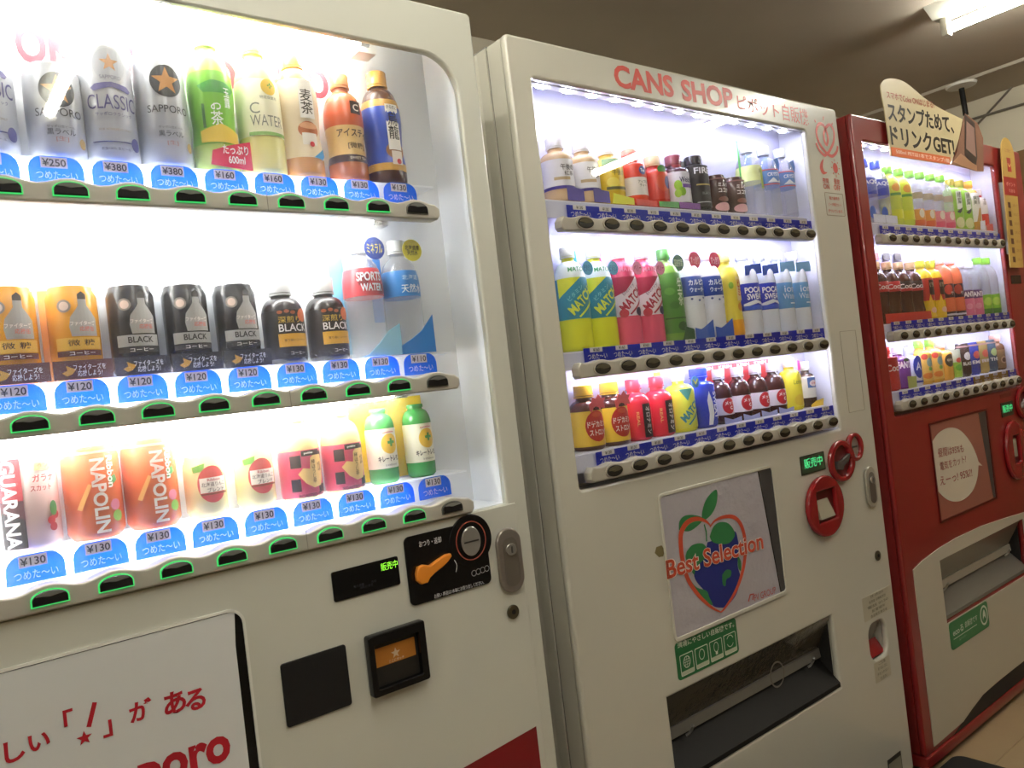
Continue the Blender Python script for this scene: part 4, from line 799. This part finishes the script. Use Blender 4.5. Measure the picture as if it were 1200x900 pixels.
item('calpis', 'milk_soda_bottle', 'white milky drink bottle with red badge', 'pet', 205, 33, 'eef0f4', 'f6f6f8', [(98, 142, '2a4a9c'), (142, 150, 'f4f4f8'), (80, 98, 'e6e8ee')], [('T', 'カルピス', 6, 128, 13, 48, WH, .04), ('T', 'ウォーター', 6, 112, 11, 44, WH, .04), ('E', -14, 92, 3, 2.4, '4a5a9a'), ('E', 4, 88, 3, 2.4, '4a5a9a'), ('E', 18, 93, 3, 2.4, '4a5a9a')], cards=[([(-36, 6), (-12, 6), (-12, 206), (-36, 206)], 32, '3f7ad8'), ([(-30, 0), (34, 0), (34, 44), (10, 32), (-10, 24), (-30, 28)], -33, '2f5fc0')], badge=(6, 178, 19, -24, 'c82a44', 'すっきり', 'f0c8c0'))
item('ccl', 'soda_bottle', 'yellow lemon drink bottle with orange foot', 'waist', 200, 30, 'eadb4a', 'f4e88a', [(40, 160, 'ecd84c'), (4, 40, 'f0a82c')], [('P', [(4, 84), (26, 84), (26, 140), (4, 140)], 'f0e0a0'), ('T', 'ビタ\nミン', 16, 114, 40, 16, 'd04a3a', .03), ('E', 14, 70, 10, 10, 'e0a030'), ('E', -10, 120, 6, 8, '8cb83a'), ('E', 10, 184, 6, 3, 'e0602c')], sh=.66)
item('pocari', 'sports_bottle', 'white sports drink bottle with dark blue wave label', 'pet', 205, 33, 'e6ecf6', 'f4f6fa', [(60, 124, '1f36b4')], [('T', 'POCARI', 4, 108, 14, 56, WH, .03), ('T', 'SWEAT', 4, 92, 14, 48, WH, .03), ('P', [(-30, 76), (0, 84), (30, 76), (30, 70), (6, 76), (-30, 68)], 'f0f4fa'), ('R', 0, 66, 60, 10, '3f62d0')], cards=[([(-30, 142), (36, 148), (36, 172), (-30, 166)], -27, '2f5fc8'), ([(-38, 150), (-26, 150), (-26, 204), (-38, 204)], 30, '2a6ae0')])
item('ion', 'sports_bottle', 'white sports drink bottle with light blue label', 'pet', 205, 33, 'e8eef6', 'f4f6fa', [(60, 124, '6aa6d6')], [('T', 'ion', 6, 108, 16, 34, 'eef4fa', .0), ('T', 'Water', 6, 90, 14, 44, 'eef4fa', .0), ('R', 12, 72, 20, 3, 'eef4fa')], cards=[([(-26, 150), (38, 152), (40, 164), (36, 178), (-26, 174)], -27, '7ab4e0')])
item('dodeka', 'energy_bottle', 'yellow energy drink bottle with brown shoulder', 'pet', 126, 32.5, '4a1c14', 'e8b43a', [(4, 76, 'e8c23c'), (0, 8, '5a3018')], [('E', 6, 46, 25, 30, 'b8281e'), ('T', 'ドデカミン', 8, 50, 13, 46, 'f4eee6', .04), ('T', 'ストロング', 10, 34, 13, 44, 'f4eee6', .04), ('E', 6, 68, 10, 5, 'c8502c')], cards=[([(-16, 74), (-6, 72), (0, 78), (8, 72), (14, 80), (24, 78), (22, 90), (28, 98), (16, 98), (10, 106), (2, 98), (-8, 102), (-10, 92), (-18, 88)], -31, 'd85a58')], sh=.6, capr=.019, caph=.02)
item('redgold', 'energy_bottle', 'red energy drink bottle with black band', 'pet', 126, 30, 'd8283c', 'e0384a', [], [('P', [(-2, 6), (22, 6), (22, 74), (-2, 74)], '1c1618'), ], sh=.6, capr=.016)
vtext('redgold', 'オロナミン', 10, 40, 56, 12, 'e8e0dc'); vtext('redgold', 'DRINK', 27, 40, 50, 8, 'e0502c'); vtext('redgold', 'REAL', -14, 44, 30, 6, 'e8b060')
item('matchS', 'soda_bottle', 'short yellow soda bottle with teal lettering', 'pet', 132, 32, 'e6e83a', 'f4f6e4', [(8, 92, 'dde24a')], [('T', 'MATCH', 6, 46, 18, 62, '2f8ea0', .04, 40), ('P', [(-6, 16), (-3, 14), (36, 46), (34, 50)], '2f8ea0'), ('P', [(-20, 92), (14, 92), (-2, 66)], '4aa8a0')], cards=[([(-38, 90), (-16, 90), (-16, 134), (-38, 134)], 32, 'd8e03a')], badge=(26, 104, 13, -27, '3f90c8', 'V', 'e8e83a'), sh=.66)
item('sweatS', 'sports_bottle', 'deep blue sports drink bottle with white swoosh', 'pet', 132, 32, '2038b8', '2038b8', [], [('P', [(2, 6), (10, 30), (8, 56), (0, 80), (-6, 60), (-4, 30), (-8, 6)], 'eef0f8'), ('R', 0, 112, 40, 4, 'dfe6f4')], sh=.7, capr=.02)
vtext('sweatS', 'SWEAT', 16, 48, 60, 13, 'f4f6fa')
item('metz', 'cola_bottle', 'dark cola bottle on red card', 'pet', 124, 26, '3a1c16', 'c8c4c8', [(20, 58, 'e6e2ea')], [('E', 2, 40, 17, 18, 'c0202c'), ('T', 'メッツ', 6, 46, 9, 30, WH, .04), ('T', 'C', 8, 35, 8, 8, WH, .04), ('E', 4, 104, 7, 9, 'e8e4e6'), ('E', 5, 104, 4, 6, '3a2a2c')], cards=[([(-35.2, -1), (35.2, -1), (35.2, 134), (-35.2, 134)], 31, 'd02a34'), ([(-30, 0), (32, 0), (32, 12), (0, 8), (-30, 16)], -28, 'a8b0e0')], sh=.5)
PROT['metz'][2].append(('lettering', (lambda V, F: (lambda me: (me.from_pydata([(a, .0305, b) for a, b in V], [], F), me.materials.append(ink('f0dcd8')), me)[2])(bpy.data.meshes.new('print')))(*fit('KIRIN', 0, .128, .008, .05, .03)), len(PROT['metz'][2]) - 2))
item('lemonY', 'juice_bottle', 'yellow lemon juice bottle with pink tag', 'pet', 130, 27, 'eedd2e', 'f4f0d8', [(8, 90, 'f0e040')], [('T', 'Lemon', 6, 70, 12, 34, '7a8a2a', .0), ('E', 2, 24, 16, 14, 'e8c83a')], cards=[([(20, 96), (32, 98), (30, 120), (22, 122)], -14, 'e8489a')], sh=.62)
item('tonic', 'tonic_bottle', 'brown tonic bottle with white and blue label', 'pet', 116, 22, '3f2a22', 'd8d4cc', [(24, 78, 'e6e4e0')], [('R', 2, 62, 30, 26, '3f6ab0'), ('E', 4, 60, 12, 8, 'e0d0d0'), ('T', 'リポ', 4, 60, 6, 14, 'c0303a', .03)], cards=[([(-24, 0), (30, 0), (36, 18), (0, 14), (-24, 6)], -23, 'f0c83a')], sh=.62, capr=.012)

FACE = math.radians(28)
# drinks of the red machine
item('aqo', 'water_bottle', 'clear water bottle with deep blue label', 'pet', 190, 31, CW, '2b49c8', [(84, 132, '2440b0')], [('T', 'AQO', 2, 118, 14, 46, 'e8eefa', .03), ('E', -6, 32, 9, 18, '3a6ac0')], cards=[([(-34, 0), (34, 0), (34, 24), (-34, 24)], -32, 'dfe4f4')])
item('lemonG', 'soda_bottle', 'yellow-green citrus soda bottle', 'pet', 180, 31, 'dcea5a', '7ac83a', [(80, 130, 'd8e23c'), (18, 46, 'e6ea2e')], [('E', 2, 112, 14, 12, 'e8a03a'), ('R', 2, 92, 40, 8, '5a9a3a')])
for key, c1, c2, lb in (('orangeW', 'e8a04a', 'e0683a', 'clear flavoured water bottle with orange base'), ('peachW', 'e88a98', 'e05a78', 'clear flavoured water bottle with pink base')):
    item(key, 'water_bottle', lb, 'pet', 180, 31, CW, '7ac83a', [(2, 20, c2), (20, 54, c1)], [('R', 2, 96, 40, 20, 'b8a890'), ('E', 6, 40, 10, 14, 'f4ecd8')])
item('ayataka', 'tea_bottle', 'green tea bottle with pale label and bird print', 'pet', 172, 31, 'a8cc4a', 'c8b84a', [(10, 140, '8cc03c')], [('R', 4, 96, 22, 60, 'eef0e0'), ('T', '綾\n鷹', 4, 104, 40, 16, '2a342a', .02), ('P', [(-10, 58), (2, 66), (16, 72), (8, 58), (0, 52)], '2c3c44'), ('E', 0, 22, 16, 18, 'd8dca0')])
item('sokenbi', 'tea_bottle', 'blended tea bottle with white label and orange shoulder', 'pet', 175, 31, 'd8a048', 'e8a83a', [(30, 130, 'eeeae2')], [('T', '爽健\n美茶', 4, 104, 30, 30, '3a4a3a', .02), ('P', [(-6, 30), (14, 30), (22, 80), (8, 74)], 'c89a5a')], cards=[([(-20, 0), (20, 0), (24, 34), (-14, 30)], -33, 'e4e6f2')])
item('redtea', 'tea_bottle', 'slim bottle with white and red label', 'pet', 150, 27, 'd8b8a8', 'e8e4e0', [(20, 130, 'f0e8e4'), (20, 60, 'd8382c')], [('T', '太\n陽', 4, 100, 32, 14, '3a2c2c', .02), ('E', 0, 126, 10, 6, 'c8303c')], cards=[([(-24, 0), (26, 0), (26, 26), (-24, 22)], -29, 'e05a50')])
for key, c1, lb in (('cokeR', 'c02a2c', 'cola bottle with red label'), ('cokeK', '26201f', 'cola bottle with black and red label')):
    item(key, 'cola_bottle', lb, 'waist', 182, 31, '46261c', 'cfa87c', [(92, 122, c1)], [('T', 'Coca', 0, 107, 15, 46, 'f4ece8', .02)] + ([('R', 0, 96, 50, 8, 'c02a2c')] if key == 'cokeK' else []), cards=[([(-35, 0), (35, 0), (35, 28), (-35, 28)], -33, 'c8302c'), ([(-20, 196), (20, 196), (20, 216), (-20, 216)], 30, 'd84038' if key == 'cokeR' else '3a3436')])
item('guara', 'soda_bottle', 'yellow soda bottle with red and black label', 'pet', 188, 31, 'ecc62c', 'e8e04a', [(60, 130, 'b83024')], [('R', 12, 100, 26, 46, '2a2420'), ('T', 'リアル', 12, 108, 14, 22, 'c8b890', .03), ('P', [(-22, 8), (22, 8), (0, 80)], 'ecc02a'), ('E', 10, 30, 12, 9, 'e8b8a0')])
item('realO', 'soda_bottle', 'coral bottle with dark label and footer', 'pet', 200, 31, 'ee7a52', 'f4d8d0', [(66, 110, '3a2434'), (0, 22, '2a2430')], [('E', -4, 92, 14, 16, 'c84a3a'), ('T', 'ザ', 8, 80, 12, 12, 'e8d8d0', .02), ('R', 2, 12, 40, 6, 'd8d4d8')])
item('fantaP', 'soda_bottle', 'pink and clear peach soda bottle with white lettering', 'pet', 185, 31, CW, 'eef0f4', [(2, 60, 'e8789c'), (60, 88, '6a4a7a')], [('T', 'FANTA', 2, 74, 17, 56, 'fbf6f8', .05), ('E', -4, 34, 12, 10, 'f09ab4')])
item('irohas', 'water_bottle', 'clear water bottle with green foot and cap', 'pet', 200, 32, CW, '86cc3a', [(22, 70, '86c83a'), (2, 22, '3f8a3a')], [('T', 'い・ろ・は・す', 4, 124, 10, 48, '8a948a', .01), ('E', 0, 46, 16, 14, 'b8e05a')])
item('coke280', 'cola_bottle', 'short red cola bottle with white script', 'pet', 128, 31, 'b8302a', 'a8281f', [(4, 110, 'c4342c')], [('T', 'Coca', 4, 66, 20, 50, 'f6eeea', .02)], sh=.75)
item('fantaG', 'soda_bottle', 'short purple grape soda bottle with white lettering', 'pet', 124, 31, '7a3a8c', 'eae4f0', [(4, 90, '7c3f98')], [('T', 'FANTA', 4, 70, 20, 54, 'f8f4f8', .05), ('E', 6, 84, 10, 5, '4a5a3a')], cards=[([(-20, 0), (30, 0), (34, 32), (-20, 36)], -33, 'b8c868')], sh=.66)
item('aquarius', 'sports_bottle', 'short white sports bottle with blue oval', 'pet', 120, 31, 'e8eaf4', 'dfe4f4', [], [('E', 6, 58, 17, 34, '2c3fa4'), ('T', 'A', 6, 60, 24, 20, 'e8ecf6', .02), ('R', 4, 14, 44, 6, '2c3fa4')], sh=.7)
item('minuteO', 'juice_bottle', 'orange juice bottle with green cap', 'pet', 134, 31, 'eeb84c', '8cce3a', [(10, 88, 'eec060')], [('E', 8, 66, 11, 14, '8aa8a0'), ('E', -8, 84, 10, 9, 'd84a3a'), ('E', 8, 46, 7, 6, '7ab84a'), ('E', -2, 26, 16, 9, 'e8883a')], sh=.66)
item('minuteP', 'juice_bottle', 'orange juice bottle with round black label', 'pet', 124, 31, 'eeb04c', 'f0d8c8', [], [('E', 6, 62, 18, 20, '2c2a24'), ('T', 'qoo', 6, 62, 10, 22, 'c8bcae', .02)], sh=.66)
item('aojiru', 'juice_bottle', 'short white and green vegetable drink bottle', 'pet', 118, 27, 'dfe8d0', 'eef0ee', [(4, 52, 'a0d048')], [('E', 6, 58, 11, 8, 'd84a3c'), ('E', 4, 34, 14, 10, '6ab83a')], sh=.78)
for key, c1, c2, s, lb in (('cofK', '3a2c28', 'e8e4e0', 'BLACK', 'dark coffee can with white block lettering'), ('cofB', '2c3f9c', 'd8504a', 'EME', 'blue coffee can with red mountain print'), ('cofG', 'b09a58', 'd85a3a', '微糖', 'gold coffee can with red flame print'), ('cofT', '3a566c', 'b8d08a', 'THE', 'slate blue coffee can with pale green disc')):
    item(key, 'coffee_can', lb, 'can', 108, 27, c1, dec=[('E', 4, 66, 13, 13, c2), ('T', s, 4, 42, 11, 36, 'f0ece6', .03), ('R', 0, 98, 60, 5, 'b88a80')])
item('cofBr', 'coffee_bottle', 'brown coffee bottle with cup print and peach cap', 'pet', 122, 27, '6a4630', 'e0a090', [(6, 70, '8a6a44')], [('E', 6, 34, 13, 12, 'c8a080'), ('E', 6, 34, 9, 8, '5a3424')], sh=.62, capr=.017)

W1, W2, W3 = 'top row, left machine', 'middle row, left machine', 'bottom row, left machine'
place_row(['classicA', 'beer350', 'classicB', 'beer500', 'greentea', 'cwater', 'mugicha', 'icetea', 'oolong'], [x + {1: .006, 6: -.008}.get(i, 0) for i, x in enumerate(XB1)], .035, SH1[0], W1)
place_row(['coffeeA', 'coffeeB', 'coffeeK', 'coffeeK', 'coffeeK', 'black', 'black', 'sports', 'natural'], XB1, .035, SH1[1], W2)
place_row(['guarana', 'napolin', 'napolin', 'apple', 'apple', 'kaga', 'kaga', 'lemon', 'lemon'], XB1, .035, SH1[2], W3)
MM = 'middle machine'
place_row(['gogoA', 'gogoA', 'gogoY', 'fruits', 'applered', 'welch', 'fire', 'cocoa', 'cocoa', 'clearG', 'geyser', 'geyser'], XB2, .048, SH2[0], 'top row, ' + MM)
place_row(['matchY', 'matchY', 'matchP', 'matchP', 'nama', 'calpis', 'calpis', 'ccl', 'pocari', 'pocari', 'ion', 'ion'], XB2, .048, SH2[1], 'middle row, ' + MM)
place_row(['dodeka', 'dodeka', 'redgold', 'redgold', 'matchS', 'sweatS', 'metz', 'metz', 'metz', 'metz', 'lemonY', 'tonic'], XB2, .048, SH2[2], 'bottom row, ' + MM)
MM = 'red machine'
place_row(['aqo', 'aqo', 'lemonG', 'lemonG', 'orangeW', 'orangeW', 'peachW', 'peachW', 'ayataka', 'ayataka', 'sokenbi', 'redtea'], XB3, .048, SH2[0], 'top row, ' + MM)
place_row(['cokeR', 'cokeR', 'cokeK', 'cokeK', 'guara', 'guara', 'realO', 'realO', 'fantaP', 'fantaP', 'irohas', 'irohas'], XB3, .048, SH2[1], 'middle row, ' + MM)
place_row(['coke280', 'fantaG', 'aquarius', 'minuteO', 'minuteO', 'minuteP', 'aojiru', 'cofK', 'cofB', 'cofG', 'cofT', 'cofBr'], XB3, .048, SH2[2], 'bottom row, ' + MM)
